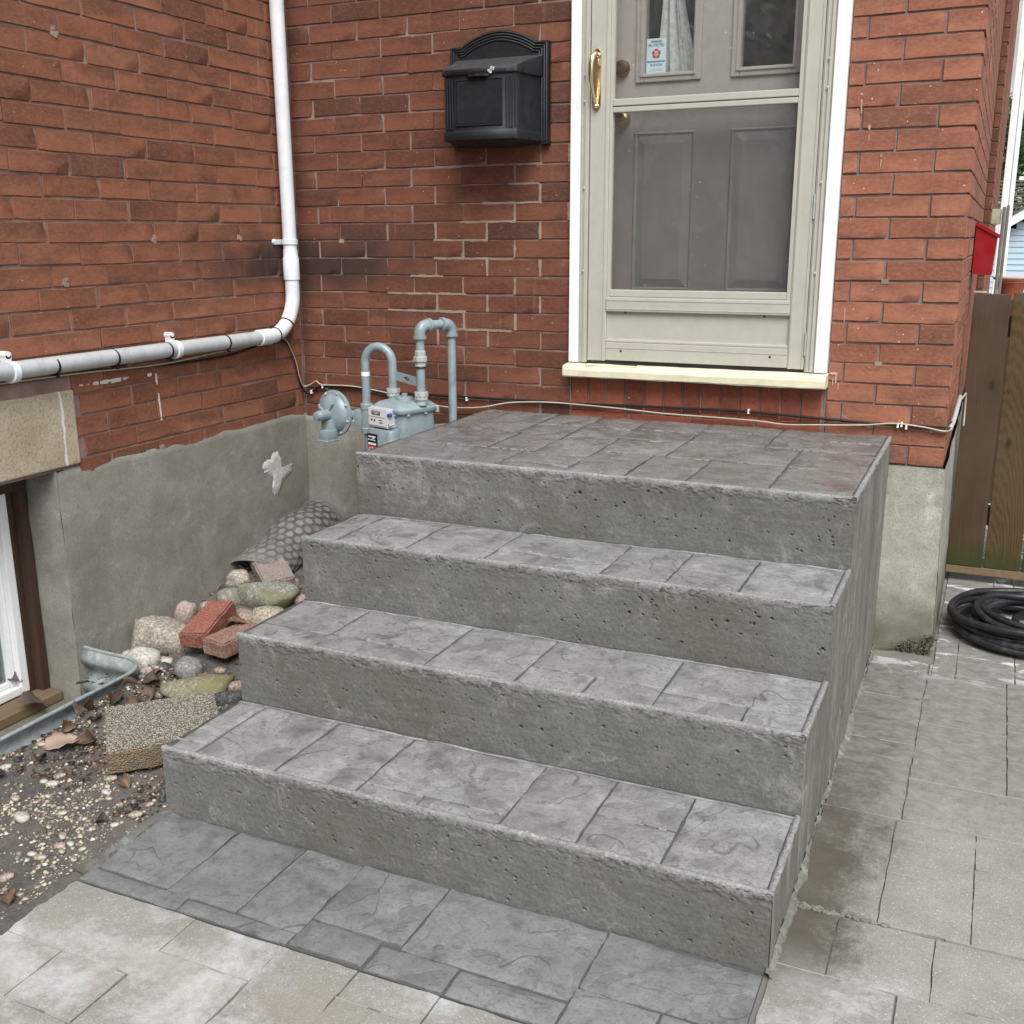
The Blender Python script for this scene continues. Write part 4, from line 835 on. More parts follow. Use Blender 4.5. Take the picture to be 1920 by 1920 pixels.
MB().box(1.3972, 2.0808, -.013, .02, 1.182, 1.235, .004).box(1.3972, 2.0808, -.0145, -.013, 1.19, 1.194, .0007).box(1.3972, 2.0808, -.0145, -.013, 1.222, 1.226, .0007).build('lower_rail', m_frame, sd)
MB().box(1.3972, 2.0808, .004, .02, 1.078, 1.182).build('kick_panel', m_frame, sd)
MB().box(1.3972, 2.0808, -.007, .02, 1.066, 1.078, .004).box(1.3972, 2.0808, -.009, .02, .998, 1.066, .003).box(1.40, 2.078, -.0105, -.009, 1.044, 1.048, .0007).build('bottom_rail', m_frame, sd)
MB().box(1.326, 2.139, -.006, .02, .984, .9975).build('sweep', m_blk, sd)
mb = MB()
for x, z in ((1.46, 1.035), (2.02, 1.035), (1.47, 1.177), (1.99, 1.177)): mb.lathe([(.0042, 0), (.003, .002)], frameM((x, -.0095 if z < 1.1 else .003, z), (1, 0, 0), (0, 0, 1), (0, -1, 0)), 8)
mb.build('weep_hole', m_blk, sd)
MB().box(1.405, 2.07, .012, .0145, 1.932, 3.02).build('glass', m_glass, sd)
MB().box(1.405, 2.07, .0105, .0125, 1.26, 1.89).build('glass', m_glass, sd)
mk('insect_screen', [(1.405, .017, 1.26), (2.07, .017, 1.26), (2.07, .017, 1.89), (1.405, .017, 1.89)], [(0, 1, 2, 3)], m_screen, sd)
for z in (1.55, 1.085): MB().tube([(2.1415, -.011, z - .04), (2.1415, -.011, z + .04)], .0045, 8).build('hinge', m_meterg, sd, smooth=60)
hd = MB().prism([(1.333, 2.085), (1.338, 2.098), (1.345, 2.106), (1.353, 2.106), (1.360, 2.098), (1.365, 2.085), (1.365, 1.918), (1.36, 1.905), (1.353, 1.898), (1.345, 1.898), (1.338, 1.905), (1.333, 1.918)], frameM((0, -.008, 0), (1, 0, 0), (0, 0, 1), (0, -1, 0)), .006).build('handle_plate', m_brass, sd)
gp = smooth_path([(1.349, -.012, 2.082), (1.349, -.03, 2.086), (1.347, -.052, 2.075), (1.343, -.058, 2.05), (1.341, -.056, 2.01), (1.343, -.045, 1.97), (1.346, -.028, 1.935), (1.349, -.013, 1.915)])
MB().tube(gp, list(np.interp(np.linspace(0, 1, len(gp)), [0, .15, .35, .55, .85, 1], [.007, .009, .0095, .0085, .0055, .006])), 12).build('handle_grip', m_brass, sd, smooth=60)
MB().lathe([(.004, 0), (.008, .004), (.007, .012), (.003, .015)], frameM((1.349, -.013, 1.912), (1, 0, 0), (0, 0, 1), (0, -1, 0)), 12).box(1.352, 1.362, -.03, -.013, 2.045, 2.07, .002).build('handle_latch', m_brass, sd, smooth=60)
idr = thing('front_door', 'taupe panelled front door with two small windows behind the storm glass', 'door', (1.73, .12, .99)); YD = .115
def ring(mb, x0, x1, z0, z1, w, y0, y1):
    "picture frame w wide, front y0, bevel back to y1 at its inner edge"
    o = [(x0, z0), (x1, z0), (x1, z1), (x0, z1)]; i = [(x0 + w, z0 + w), (x1 - w, z0 + w), (x1 - w, z1 - w), (x0 + w, z1 - w)]
    b = len(mb.V); mb.V += [(x, y0, z) for x, z in o] + [(x, y1, z) for x, z in i]; mb.F += [(b + k, b + (k + 1) % 4, b + 4 + (k + 1) % 4, b + 4 + k) for k in range(4)]; return mb
WL, WR = (1.487, 1.666), (1.838, 2.018); top, sz = 2.95, 2.030
slab = MB()
for a, b, c, d in [(1.30, WL[0], .98, 3.03), (WL[1], WR[0], .98, 3.03), (WR[1], 2.17, .98, 3.03), (WL[0], WL[1], .98, sz), (WR[0], WR[1], .98, sz), (WL[0], WL[1], top, 3.03), (WR[0], WR[1], top, 3.03)]: slab.box(a, b, YD, YD + .04, c, d)
slab.build('door_slab', m_doorp, idr)
for (a, b) in (WL, WR):
    fr = MB().box(a - .032, a - .001, YD - .010, YD - .0005, sz - .032, top + .03, .004).box(b + .001, b + .032, YD - .010, YD - .0005, sz - .032, top + .03, .004).box(a - .001, b + .001, YD - .010, YD - .0005, sz - .032, sz - .001, .004)
    fr.box(a - .014, a - .006, YD - .015, YD - .009, sz - .014, top, .002).box(b + .006, b + .014, YD - .015, YD - .009, sz - .014, top, .002).box(a - .006, b + .006, YD - .015, YD - .009, sz - .014, sz - .006, .002).build('window_frame', m_doorp, idr)
    MB().box(a, b, YD + .012, YD + .015, sz, top).build('window_glass', m_glass, idr)
for a, b in ((1.453, 1.686), (1.814, 2.05)):
    mb = MB(); z0, z1 = 1.255, 1.828; ring(mb, a, b, z0, z1, .006, YD - .0005, YD - .007); ring(mb, a + .006, b - .006, z0 + .006, z1 - .006, .008, YD - .007, YD - .001); ring(mb, a + .014, b - .014, z0 + .014, z1 - .014, .030, YD - .001, YD - .011)
    mb.add([(a + .044, YD - .011, z0 + .044), (b - .044, YD - .011, z0 + .044), (b - .044, YD - .011, z1 - .044), (a + .044, YD - .011, z1 - .044)], [(0, 1, 2, 3)]); mb.build('raised_panel', m_doorp, idr)
for z, r in ((2.052, .030), (1.872, .034)):
    MB().lathe([(r, 0), (r, .008), (r * .8, .016), (r * .45, .02), (r * .5, .035), (r * .85, .045), (r * .8, .062), (r * .4, .068)] if z < 2 else [(r, 0), (r, .012), (r * .85, .022), (r * .5, .024)], frameM((1.402, YD, z), (1, 0, 0), (0, 0, 1), (0, -1, 0)), 24).build('door_knob' if z < 2 else 'deadbolt', m_knob, idr, smooth=40)
room = mk('interior', *(lambda b: (b.V, b.F))(MB().box(1.3, 2.17, .9, .92, .9, 3.05).box(1.28, 1.3, .17, .9, .9, 3.05).box(2.17, 2.19, .17, .9, .9, 3.05)), m_dark); tag(room, kind='structure', label='dark hallway behind the front door')
def curtain(x_of, name_label, ph):
    nz, nx = 60, 40; G = np.zeros((nx, nz, 3)); zs = np.linspace(2.0, 2.95, nz)
    for j, z in enumerate(zs):
        a, b = x_of(z); t = np.linspace(0, 1, nx); G[:, j, 0] = a + (b - a) * t; G[:, j, 1] = .185 + .013 * np.sin(t * 19 + ph + z * 2) + .006 * np.sin(t * 43 + z * 5); G[:, j, 2] = z
    o = MB().grid(G).build('curtain', m_lace, None, smooth=80, fix=False); tag(o, name_label, 'curtain', 'lace curtains in the door')
curtain(lambda z: (1.515 + .02 * min(1, (z - 2.0) / .3), 1.675 - .10 * min(1, (z - 2.0) / .45)), 'white lace curtain gathered behind the warning sticker', 0)
curtain(lambda z: (2.018 + .03 * max(0, 1 - (z - 2.0) / .2) * 0 - .012 * min(1, max(0, 2.25 - z) / .25), 2.075), 'sliver of white lace curtain at the right door window', 2)
st = thing('sticker', 'pale blue neighbourhood watch sticker on the left door window', 'sticker', (1.525, YD + .011, 2.085))
SX0, SX1, SZ0, SZ1, SY = 1.4895, 1.562, 2.026, 2.148, YD + .0105
MB().box(SX0, SX1, SY - .0003, SY + .0008, SZ0, SZ1).build('backing', m_plain('sticker_blue', (.55, .72, .78), .5, .04), st)
m_ink = m_plain('ink', (.05, .07, .13), .6, .05); m_red = m_plain('red_ink', (.5, .05, .06), .6, .05); m_wht = m_plain('white_ink', (.8, .8, .8), .6, .03)
def text(s, x, y, z, size, m, parent, name='lettering', wide=1., rot=(math.pi / 2, 0, 0), bold=0):
    cu = bpy.data.curves.new(name, 'FONT'); cu.body = s; cu.size = size; cu.align_x = 'CENTER'; cu.align_y = 'CENTER'; cu.offset = bold; cu.extrude = .00012; cu.materials.append(m); cu.resolution_u = 3
    t = bpy.data.objects.new(name, cu); me = bpy.data.meshes.new_from_object(t); bpy.data.objects.remove(t); me.name = name
    o = bpy.data.objects.new(name, me); COL.objects.link(o); o.location = (x, y, z); o.rotation_euler = rot; o.scale = (wide, 1, 1)
    if parent: attach(o, parent)
    return o
XC = (SX0 + SX1) / 2
text('PREMISES', XC, SY - .0006, 2.1365, .010, m_ink, st, bold=.0002); text('PROTECTED', XC, SY - .0006, 2.1245, .0118, m_ink, st, bold=.0002, wide=.92)
text('NEIGHBOURHOOD', XC, SY - .0006, 2.0695, .0085, m_ink, st, bold=.0003, wide=.9); text('WATCH', XC, SY - .0006, 2.0575, .0125, m_ink, st, bold=.0002)
mb = MB()
for a in range(5):
    an = a * 2 * math.pi / 5 + .3; mb.lathe([(.0078, 0), (.0078, .0003)], frameM((XC + .0095 * math.cos(an), SY - .0004, 2.096 + .0095 * math.sin(an)), (1, 0, 0), (0, 0, 1), (0, -1, 0)), 14)
mb.build('emblem', m_red, st)
mb = MB()
for a in range(5):
    an = a * 2 * math.pi / 5 + .9; mb.lathe([(.0026, 0), (.0026, .0003)], frameM((XC + .007 * math.cos(an), SY - .0009, 2.096 + .007 * math.sin(an)), (1, 0, 0), (0, 0, 1), (0, -1, 0)), 10)
mb.box(XC - .001, XC + .001, SY - .0012, SY - .0009, 2.086, 2.106); mb.build('emblem_mark', m_wht, st)
mb = MB()
for k in range(2): mb.box(SX0 + .012, SX1 - .012, SY - .0005, SY - .0003, 2.0425 - k * .005, 2.0438 - k * .005)
mb.build('fine_print', m_plain('print_grey', (.25, .33, .38), .6, .02), st)
dl = MB().tube(smooth_path([(1.34, -.0735, .992), (1.37, -.064, .995), (1.43, -.058, .992), (1.49, -.055, .990), (1.54, -.05, .989)]), .0035, 6).tube(smooth_path([(1.36, -.066, .9975), (1.35, -.06, .998), (1.37, -.05, .994)]), .003, 6).build('rubber_strip', m_blk, None, smooth=60); tag(dl, 'torn black rubber strip lying on the cream door sill', 'rubber strip')

# ------------------------------------------------------------------ gas meter with regulator and pipework
gm = thing('gas_meter', 'grey enamelled gas meter with regulator and looped pipes in the corner', 'gas meter', (.70, -.34, .55))
C0 = (.705, -.345, 0); MR = zrot(C0, rad(-21)); cx, cy = C0[0], C0[1]
def rrect(x0, x1, y0, y1, r, n=5):
    P = []
    for (a, b, s) in ((x1 - r, y1 - r, 0), (x0 + r, y1 - r, 1), (x0 + r, y0 + r, 2), (x1 - r, y0 + r, 3)):
        P += [(a + r * math.cos((s + k / n) * math.pi / 2), b + r * math.sin((s + k / n) * math.pi / 2)) for k in range(n + 1)]
    return P
def loftM(levels, M):
    mb = loft(levels); mb.V = [tuple(M @ Vector(v)) for v in mb.V]; return mb
W, D = .088, .088
loftM([(rrect(cx - W, cx + W, cy - D, cy + D, .028), .40), (rrect(cx - W, cx + W, cy - D, cy + D, .028), .685), (rrect(cx - W - .006, cx + W + .006, cy - D - .006, cy + D + .006, .03), .69), (rrect(cx - W - .006, cx + W + .006, cy - D - .006, cy + D + .006, .03), .697), (rrect(cx - W, cx + W, cy - D, cy + D, .028), .703), (rrect(cx - W + .002, cx + W - .002, cy - D + .002, cy + D - .002, .028), .812)], MR).build('meter_body', m_meter, gm, smooth=40)
lid = loftM([(rrect(cx - W - .009, cx + W + .009, cy - D - .009, cy + D + .009, .032), .813), (rrect(cx - W - .012, cx + W + .012, cy - D - .012, cy + D + .012, .034), .818), (rrect(cx - W - .012, cx + W + .012, cy - D - .012, cy + D + .012, .034), .828), (rrect(cx - W - .004, cx + W + .004, cy - D - .004, cy + D + .004, .03), .836), (rrect(cx - W + .012, cx + W - .012, cy - D + .012, cy + D - .012, .024), .848), (rrect(cx - W + .03, cx + W - .03, cy - D + .03, cy + D - .03, .02), .853)], MR).build('meter_lid', m_meter, gm, smooth=40)
for sx, sy in ((-1, -1), (-.2, -1), (.62, -1), (1, -.65), (1, .3), (1, .95), (-1, .3), (-1, -.4)):
    MB().lathe([(.0085, 0), (.0085, .022), (.006, .026)], MR @ Matrix.Translation((cx + sx * (W + .001), cy + sy * (D + .001), .806)), 8).build('bolt', m_meterg, lid, smooth=40)
MB().lathe([(.035, .852), (.034, .862), (.012, .866), (.012, .876), (.008, .878)], MR @ Matrix.Translation((cx + .0, cy - .0, 0)), 16).build('top_plate', m_meter, lid, smooth=40)
loftM([(rrect(cx - .072, cx + .078, cy - D - .05, cy - D + .01, .022), .42), (rrect(cx - .072, cx + .078, cy - D - .05, cy - D + .01, .022), .73), (rrect(cx - .064, cx + .07, cy - D - .042, cy - D + .01, .02), .752), (rrect(cx - .04, cx + .05, cy - D - .02, cy - D + .01, .012), .758)], MR).build('front_cover', m_meter, gm, smooth=40)
for sx, z in ((-.076, .64), (.052, .70), (-.02, .728)): MB().lathe([(.006, 0), (.006, .006), (.003, .008)], MR @ frameM((cx + sx, cy - D - .05, z - .01), (1, 0, 0), (0, 0, 1), (0, -1, 0)), 8).build('bolt', m_meterg, gm, smooth=40)
ix0, ix1, iz0, iz1, iy = cx - .066, cx + .050, .760, .832, cy - D - .040
MIB = MR
ib = MB().box(ix0, ix1, iy, cy - D + .002, iz0, iz1, .004, M=MIB).build('index_box', m_plain('index_white', (.5, .49, .5), .35, .04), gm)
MB().box(ix0 + .006, ix1 - .008, iy - .0012, iy - .0002, iz0 + .008, iz1 - .007, M=MIB).build('index_face', m_plain('index_face', (.66, .64, .65), .4, .03), gm)
MB().box(ix0 + .026, ix0 + .076, iy - .0024, iy - .0012, iz0 + .048, iz0 + .062, M=MIB).box(ix0 + .006, ix1 - .008, iy - .0018, iy - .0012, iz0 + .039, iz0 + .0402, M=MIB).box(ix0 + .02, ix0 + .028, iy - .002, iy - .0012, iz0 + .022, iz0 + .030, M=MIB).box(ix0 + .038, ix0 + .046, iy - .002, iy - .0012, iz0 + .022, iz0 + .030, M=MIB).box(ix0 + .07, ix0 + .09, iy - .002, iy - .0012, iz0 + .027, iz0 + .030, M=MIB).box(ix0 + .07, ix0 + .092, iy - .002, iy - .0012, iz0 + .018, iz0 + .021, M=MIB).build('counter_window', m_blk, ib)
q = MIB @ Vector((ix0 + .051, iy - .0027, iz0 + .055)); text('19269', q.x, q.y, q.z, .0135, m_wht, ib, name='counter_digits', rot=(math.pi / 2, 0, rad(-21)), wide=1.15)
MB().lathe([(.007, 0), (.007, .016), (.004, .018)], MIB @ frameM((ix1 + .005, iy + .018, iz1 - .02), (1, 0, 0), (0, 0, 1), (0, -1, 0)), 10).build('blue_seal', m_plain('seal_blue', (.04, .07, .28), .4, .1), ib, smooth=40)
MB().tube([MIB @ Vector(p) for p in ((ix1, iy + .01, iz0 + .016), (ix1 + .012, iy + .004, iz0 + .012), (ix1 + .016, iy + .02, iz0 + .018))], .005, 8).build('seal_wire', m_zinc, ib, smooth=60)
fy = cy - D - .05
MB().box(cx - .058, cx + .002, fy - .0022, fy - .0004, .635, .735, .001, M=MR).build('name_plate', m_blk, gm)
mb = MB()
for z, a, b in ((.725, -.052, -.008), (.713, -.054, -.046), (.712, -.04, -.01), (.699, -.054, -.006), (.695, -.054, -.006)): mb.box(cx + a, cx + b, fy - .0028, fy - .0022, z - .0035, z + .0005, M=MR)
mb.build('plate_print', m_wht, gm)
MB().box(cx - .056, cx - .004, fy - .003, fy - .0022, .655, .687, M=MR).build('red_label', m_red, gm)
mb = MB()
for k in range(9): a = cx - .053 + random.uniform(0, .036); z = random.choice([.681, .672, .663]); mb.box(a, a + random.uniform(.005, .012), fy - .0036, fy - .003, z - .0015, z + .0015, M=MR)
mb.build('plate_print', m_wht, gm)
def nut(c, r, h, m, parent=gm, name='nut', ang=0.):
    mb = MB(); mb.lathe([(r, 0), (r * 1.02, .002), (r * 1.02, h - .002), (r, h)], Matrix.Translation(c) @ Matrix.Rotation(ang, 4, 'Z'), 8).build(name, m, parent)
NL, NR = (.640, -.318), (.790, -.365); RX, RY = .521, -.325
for (x, y) in (NL, NR):
    MB().lathe([(.02, .84), (.02, .872)], Matrix.Translation((x, y, 0)), 16).build('spud', m_meterg, gm, smooth=40); nut((x, y, .860), .025, .012, m_meterg); nut((x, y, .873), .0265, .017, m_meterg, ang=.3)
PR = .0168
ub = [(RX, RY, .80), (RX, RY, .985)] + [((RX + NL[0]) / 2 - (NL[0] - RX) / 2 * math.cos(a), (RY + NL[1]) / 2 - (NL[1] - RY) / 2 * math.cos(a), .985 + .063 * math.sin(a)) for a in np.linspace(0, math.pi, 17)] + [(NL[0], NL[1], .885)]
MB().tube(ub, PR, 18).build('inlet_loop', m_meter, gm, smooth=60)
MB().tube([(RX, RY, .933), (RX, RY, .9331), (RX, RY, .9489), (RX, RY, .949)], [PR, PR + .0006, PR + .0006, PR], 18).build('pipe_tape', m_wht, gm, smooth=60)
MB().lathe([(.0235, .705), (.0255, .707), (.0255, .727), (.022, .731), (.0215, .80), (.0245, .804), (.0245, .822), (.022, .825)], Matrix.Translation((RX, RY, 0)), 20).build('pipe_tee', m_meter, gm, smooth=35)
MB().tube([(RX, RY, .2), (RX, RY, .71)], .0135, 16).build('supply_pipe', m_meter, gm, smooth=60)
MB().tube([(NR[0], NR[1], .885), (NR[0], NR[1], 1.12)], PR, 18).build('outlet_riser', m_meter, gm, smooth=60)
WP = (.850, -.225); ELZ = 1.137; d = Vector((WP[0] - NR[0], WP[1] - NR[1], 0)).normalized()
def elbow(c, d1, d2, r=.031, t=.0215):
    "short bend centred at corner c between directions d1 and d2 with banded ends"
    c, d1, d2 = Vector(c), Vector(d1), Vector(d2); o = c + (d1 + d2) * r; pts = [c + d1 * (r + .01)] + [o - d2 * r * math.cos(a) - d1 * r * math.sin(a) for a in np.linspace(0, math.pi / 2, 10)] + [c + d2 * (r + .01)]
    mb = MB().tube(pts, t, 18)
    for dd in (d1, d2): e = c + dd * (r + .012); mb.tube([e - dd * .006, e - dd * .0055, e + dd * .0055, e + dd * .006], [t, t + .004, t + .004, t], 18)
    return mb
elbow((NR[0], NR[1], ELZ), (0, 0, -1), d).build('elbow', m_meter, gm, smooth=45); elbow((WP[0], WP[1], ELZ), -d, (0, 0, -1)).build('elbow', m_meter, gm, smooth=45)
MB().tube([Vector((NR[0], NR[1], ELZ)) + d * .02, Vector((WP[0], WP[1], ELZ)) - d * .02], PR, 16).build('cross_pipe', m_meter, gm, smooth=60)
MB().tube([(WP[0], WP[1], ELZ - .02), (WP[0], WP[1], .3)], .0162, 16).build('outlet_drop', m_meter, gm, smooth=60)
MB().lathe([(.019, .985), (.021, .987), (.021, 1.002), (.026, 1.004), (.027, 1.006), (.027, 1.022), (.02, 1.025), (.021, 1.027), (.021, 1.043), (.018, 1.046)], Matrix.Translation((NR[0], NR[1], 0)), 8).build('union', m_meterg, gm)
for z in (.982, 1.0035): MB().tube([(NR[0], NR[1], z - .0015), (NR[0], NR[1], z + .0015)], .0215, 16).build('gasket', m_blk, gm)
pb = Vector((NL[0] + .005, NL[1], .94)); pe = Vector((NR[0] - .005, NR[1], .925)); dd = (pe - pb).normalized(); up = Vector((0, 0, 1)); up = (up - dd * up.dot(dd)).normalized(); nn = dd.cross(up); L = (pe - pb).length
Mb = frameM(pb - nn * .002, dd, up, nn); mb = MB(); sl = [(L * .5 + .018 * math.cos(a) * (1 if True else 1), .008 * math.sin(a)) for a in np.linspace(0, 2 * math.pi, 17)[:-1]]; ou = [(L * .5 + (L * .5) * max(-1, min(1, 1.6 * math.cos(a))), .017 * max(-1, min(1, 1.6 * math.sin(a)))) for a in np.linspace(0, 2 * math.pi, 17)[:-1]]
b = 0; mb.V = [tuple(Mb @ Vector((x, y, h))) for h in (0, .004) for P in (ou, sl) for x, y in P]; n = 16
for k in range(n):
    j = (k + 1) % n; mb.F += [(k, j, n + j, n + k), (2 * n + k, 2 * n + j, 3 * n + j, 3 * n + k), (k, j, 2 * n + j, 2 * n + k), (n + k, n + j, 3 * n + j, 3 * n + k)]
mb.build('meter_bar', m_meter, gm)
RC = Vector((.377, -.335, .778)); rn = Vector((-.24, -.97, .0)).normalized(); rx = Vector((0, 0, 1)).cross(rn).normalized() * -1
RM = frameM(RC, rx, (0, 0, 1), rn)
reg = MB().lathe([(.03, -.045), (.05, -.04), (.075, -.02), (.09, -.006), (.093, -.004), (.093, .004), (.09, .006), (.078, .007), (.074, .014), (.062, .026), (.04, .034), (.026, .038)], RM, 36).build('regulator', m_meter, gm, smooth=30)
MB().lathe([(.021, .03), (.021, .085), (.019, .087), (.017, .102), (.012, .104)], RM, 12).build('spring_cap', m_meter, reg, smooth=40)
for k in range(8): a = k * math.pi / 4 + .3; MB().lathe([(.0055, .004), (.0055, .011), (.003, .013)], RM @ Matrix.Translation((.084 * math.cos(a), .084 * math.sin(a), 0)), 6).build('bolt', m_meterg, reg)
for a in (.5, 2.2): MB().box(.02, .055, -.002, .002, .03, .043, M=RM @ Matrix.Rotation(a, 4, 'Z')).build('rib', m_meter, reg)
MB().box(-.028, .03, -.095, -.02, .008, .05, .008, M=RM).box(-.032, .02, -.10, -.058, .02, .075, .006, M=RM).box(-.036, .024, -.105, -.098, .014, .08, .003, M=RM).build('vent', m_meter, reg, smooth=40)
MB().tube([RC + rn * -.02 + rx * .05 * 0, Vector((RX, RY, .765))], .02, 14).tube([RC - rn * .03, RC - rn * .06], .03, 14).box(RX - .05, RX - .015, RY - .02, RY + .02, .735, .80, .006).build('regulator_neck', m_meter, reg, smooth=45)
MB().tube([Vector((RX - .06, RY - .01, .75)), Vector((RX - .02, RY - .005, .768))], .009, 8).build('plug', m_meterg, reg)

# ------------------------------------------------------------------ rocks, pavers, block and mat in the bed beside the steps
def m_rock(name, a, b, spot, moss=None, scale=18):
    M = Mat(name); p = M.obj; n1 = M.noise(p, scale, 6, .7); n2 = M.noise(p, scale * 6, 4, .7)
    c = M.mix(M.ramp(n1, [(.35, 0), (.65, 1)]), a, b); c = M.mix(M.ramp(n2, [(.52, 0), (.62, .9)]), c, spot); c = M.mix(M.ramp(n2, [(.36, .8), (.47, 0)]), c, [v * .5 for v in a])
    if moss: c = M.mix(M.ramp(M.noise(p, 14, 5, .7), [(.44, 0), (.58, .85)]), c, moss)
    return M.out(c, .75, M.bump(M.math('ADD', n1, M.math('MULTIPLY', n2, .5)), .7, .004), spec=.35)
RK = {'tan': m_rock('granite_tan', (.22, .19, .155), (.34, .3, .25), (.5, .46, .4)), 'pale': m_rock('limestone_pale', (.36, .34, .28), (.46, .44, .38), (.55, .53, .47)),
      'grey': m_rock('basalt_grey', (.15, .145, .14), (.23, .222, .21), (.35, .33, .31)), 'pink': m_rock('pink_granite', (.3, .22, .19), (.39, .31, .275), (.52, .42, .36)),
      'green': m_rock('lichen_rock', (.15, .148, .125), (.26, .255, .225), (.46, .455, .42), (.15, .145, .08)), 'ochre': m_rock('ochre_rock', (.24, .2, .14), (.36, .31, .235), (.48, .45, .38)),
      'dark': m_rock('dark_stone', (.035, .035, .04), (.08, .08, .085), (.14, .14, .15)), 'moss': m_rock('mossy_rock', (.17, .155, .11), (.25, .235, .165), (.33, .31, .24), (.17, .16, .065)), 'flat': m_rock('brown_rock', (.2, .145, .11), (.3, .235, .19), (.38, .33, .28))}
def rock(label, kind, x, y, w, d, h, yaw=0., ang=.25, seed=0, tilt=(0, 0), sink=.3, sub=3, name='rock', cat='rock', group='rocks beside the steps', boxy=0.):
    bm = bmesh.new(); bmesh.ops.create_icosphere(bm, subdivisions=sub, radius=1); V = np.array([v.co[:] for v in bm.verts])
    boxy = boxy or random.uniform(.05, .3)
    if boxy: V = V / (np.abs(V) ** (2 + 6 * boxy)).sum(1, keepdims=True) ** (1 / (2 + 6 * boxy))
    k = 1 + fbm(V + seed * 3.1, .9, 3, seed) * ang + fbm(V + seed * 3.1, 4, 3, seed + 7) * ang * .16
    if ang > .2: k = np.minimum(k, 1.02 + .06 * vnoise(V, 2, seed))
    fr_ = np.random.default_rng(seed + 500)
    k = k + .035 * np.abs(fbm(V + seed, 2.2, 4, seed + 3)) - .02 * fbm(V + seed, 9, 3, seed + 5)
    V = V * k[:, None] * np.array([w / 2, d / 2, h / 2])
    if ang > .16:
        U_ = V / np.array([w / 2, d / 2, h / 2])
        for q in range(7):
            nn_ = fr_.normal(size=3); nn_ /= np.linalg.norm(nn_); dd_ = fr_.uniform(.74, .95); U_ = U_ - np.maximum(0, U_ @ nn_ - dd_)[:, None] * nn_ * .88
        V = (U_ * 1.12 + .012 * fbm(U_ + seed, 12, 3, seed)[:, None] * U_) * np.array([w / 2, d / 2, h / 2])
    for v, c in zip(bm.verts, V): v.co = c
    me = bpy.data.meshes.new(name); bm.to_mesh(me); bm.free(); me.polygons.foreach_set('use_smooth', [True] * len(me.polygons)); me.materials.append(RK[kind])
    o = bpy.data.objects.new(name, me); COL.objects.link(o); o.location = (x, y, float(soil_h(x, y)) + h * (.5 - sink)); o.rotation_euler = (tilt[0], tilt[1], yaw)
    return tag(o, label, cat, group)
rock('large tan grey boulder against the parged wall behind the window well', 'tan', .125, -1.135, .20, .15, .15, .4, .3, 1)
rock('pale grey angular rock right beside the curve of the window well', 'pale', .165, -1.275, .115, .09, .10, .7, .34, 2)
rock('smooth round grey stone in front of the two red bricks', 'grey', .372, -1.275, .095, .09, .085, .3, .14, 3)
rock('pink egg shaped cobble leaning between boulder and wall', 'pink', .115, -.985, .072, .07, .115, .2, .12, 4, (.2, .35), .05)
rock('small pale pink cobble behind the upper red brick', 'pink', .165, -.93, .07, .06, .055, .2, .15, 5)
rock('large green grey speckled boulder below the grey paver', 'green', .315, -.74, .23, .14, .115, -.2, .24, 6)
rock('ochre rounded rock in front of the green boulder', 'ochre', .395, -.87, .12, .10, .075, .3, .26, 7)
rock('dark mossy rock left of the green boulder', 'green', .165, -.77, .11, .09, .07, .8, .25, 8)
rock('flat brown rock between the red brick and the ochre rock', 'flat', .31, -.895, .11, .08, .06, .2, .25, 9)
rock('small flat white stone right of the pale angular rock', 'pale', .225, -1.225, .06, .035, .025, .2, .12, 10)
rock('low pale stone below the pale angular rock', 'pale', .248, -1.315, .07, .05, .04, .5, .16, 11)
rock('little shiny black stone between the two pale stones', 'dark', .255, -1.262, .04, .035, .035, 0, .12, 12)
rock('long mossy yellow green flat rock above the aggregate slab', 'moss', .49, -1.37, .225, .12, .085, .75, .35, 13)
rock('black smooth stone between the mossy rock and the lowest step', 'dark', .625, -1.385, .095, .055, .05, .8, .15, 14)
rock('small pink stone touching the outside of the window well', 'pink', .325, -1.40, .035, .03, .045, 0, .15, 15)
rock('tiny reddish pebble above the round grey stone', 'flat', .30, -1.21, .034, .03, .03, 0, .12, 16)
rock('brown narrow stone between mossy rock and third riser', 'flat', .585, -1.30, .09, .04, .04, .9, .2, 17)
rock('grey cobble under the upper red brick', 'grey', .25, -1.10, .09, .08, .06, .4, .2, 19)
rock('brown cobble at the wall under the grey paver', 'tan', .07, -.62, .10, .08, .07, .2, .25, 20)
rock('pale cobble beside the second step end', 'pale', .72, -1.1, .09, .07, .05, .2, .2, 21)
rock('dark jagged stone at the lower left corner of the first step', 'dark', .845, -1.88, .05, .045, .045, .4, .3, 23)
rock('second dark jagged stone beside the first step corner', 'dark', .862, -1.935, .035, .03, .04, .9, .3, 24)
for (x, y, s, q) in [(.3, -.6, .08, 'tan'), (.42, -.7, .07, 'pink'), (.5, -.95, .07, 'pale'), (.56, -1.12, .08, 'grey'), (.65, -.9, .08, 'tan'), (.5, -.5, .09, 'grey'), (.68, -.55, .08, 'pale'), (.7, -1.28, .05, 'pink'), (.2, -.66, .06, 'flat'), (.1, -.84, .06, 'tan'), (.46, -1.22, .04, 'flat'), (.28, -1.39, .035, 'grey'), (.4, -1.45, .04, 'flat'), (.6, -1.02, .07, 'flat'), (.78, -1.45, .04, 'grey'), (.05, -1.22, .05, 'pale')]:
    rock('fist sized cobble filling the gap between the larger rocks', q, x, y, s, s * .8, s * .6, random.uniform(0, 3), .2, int(x * 100), sub=2, group='filler cobbles')
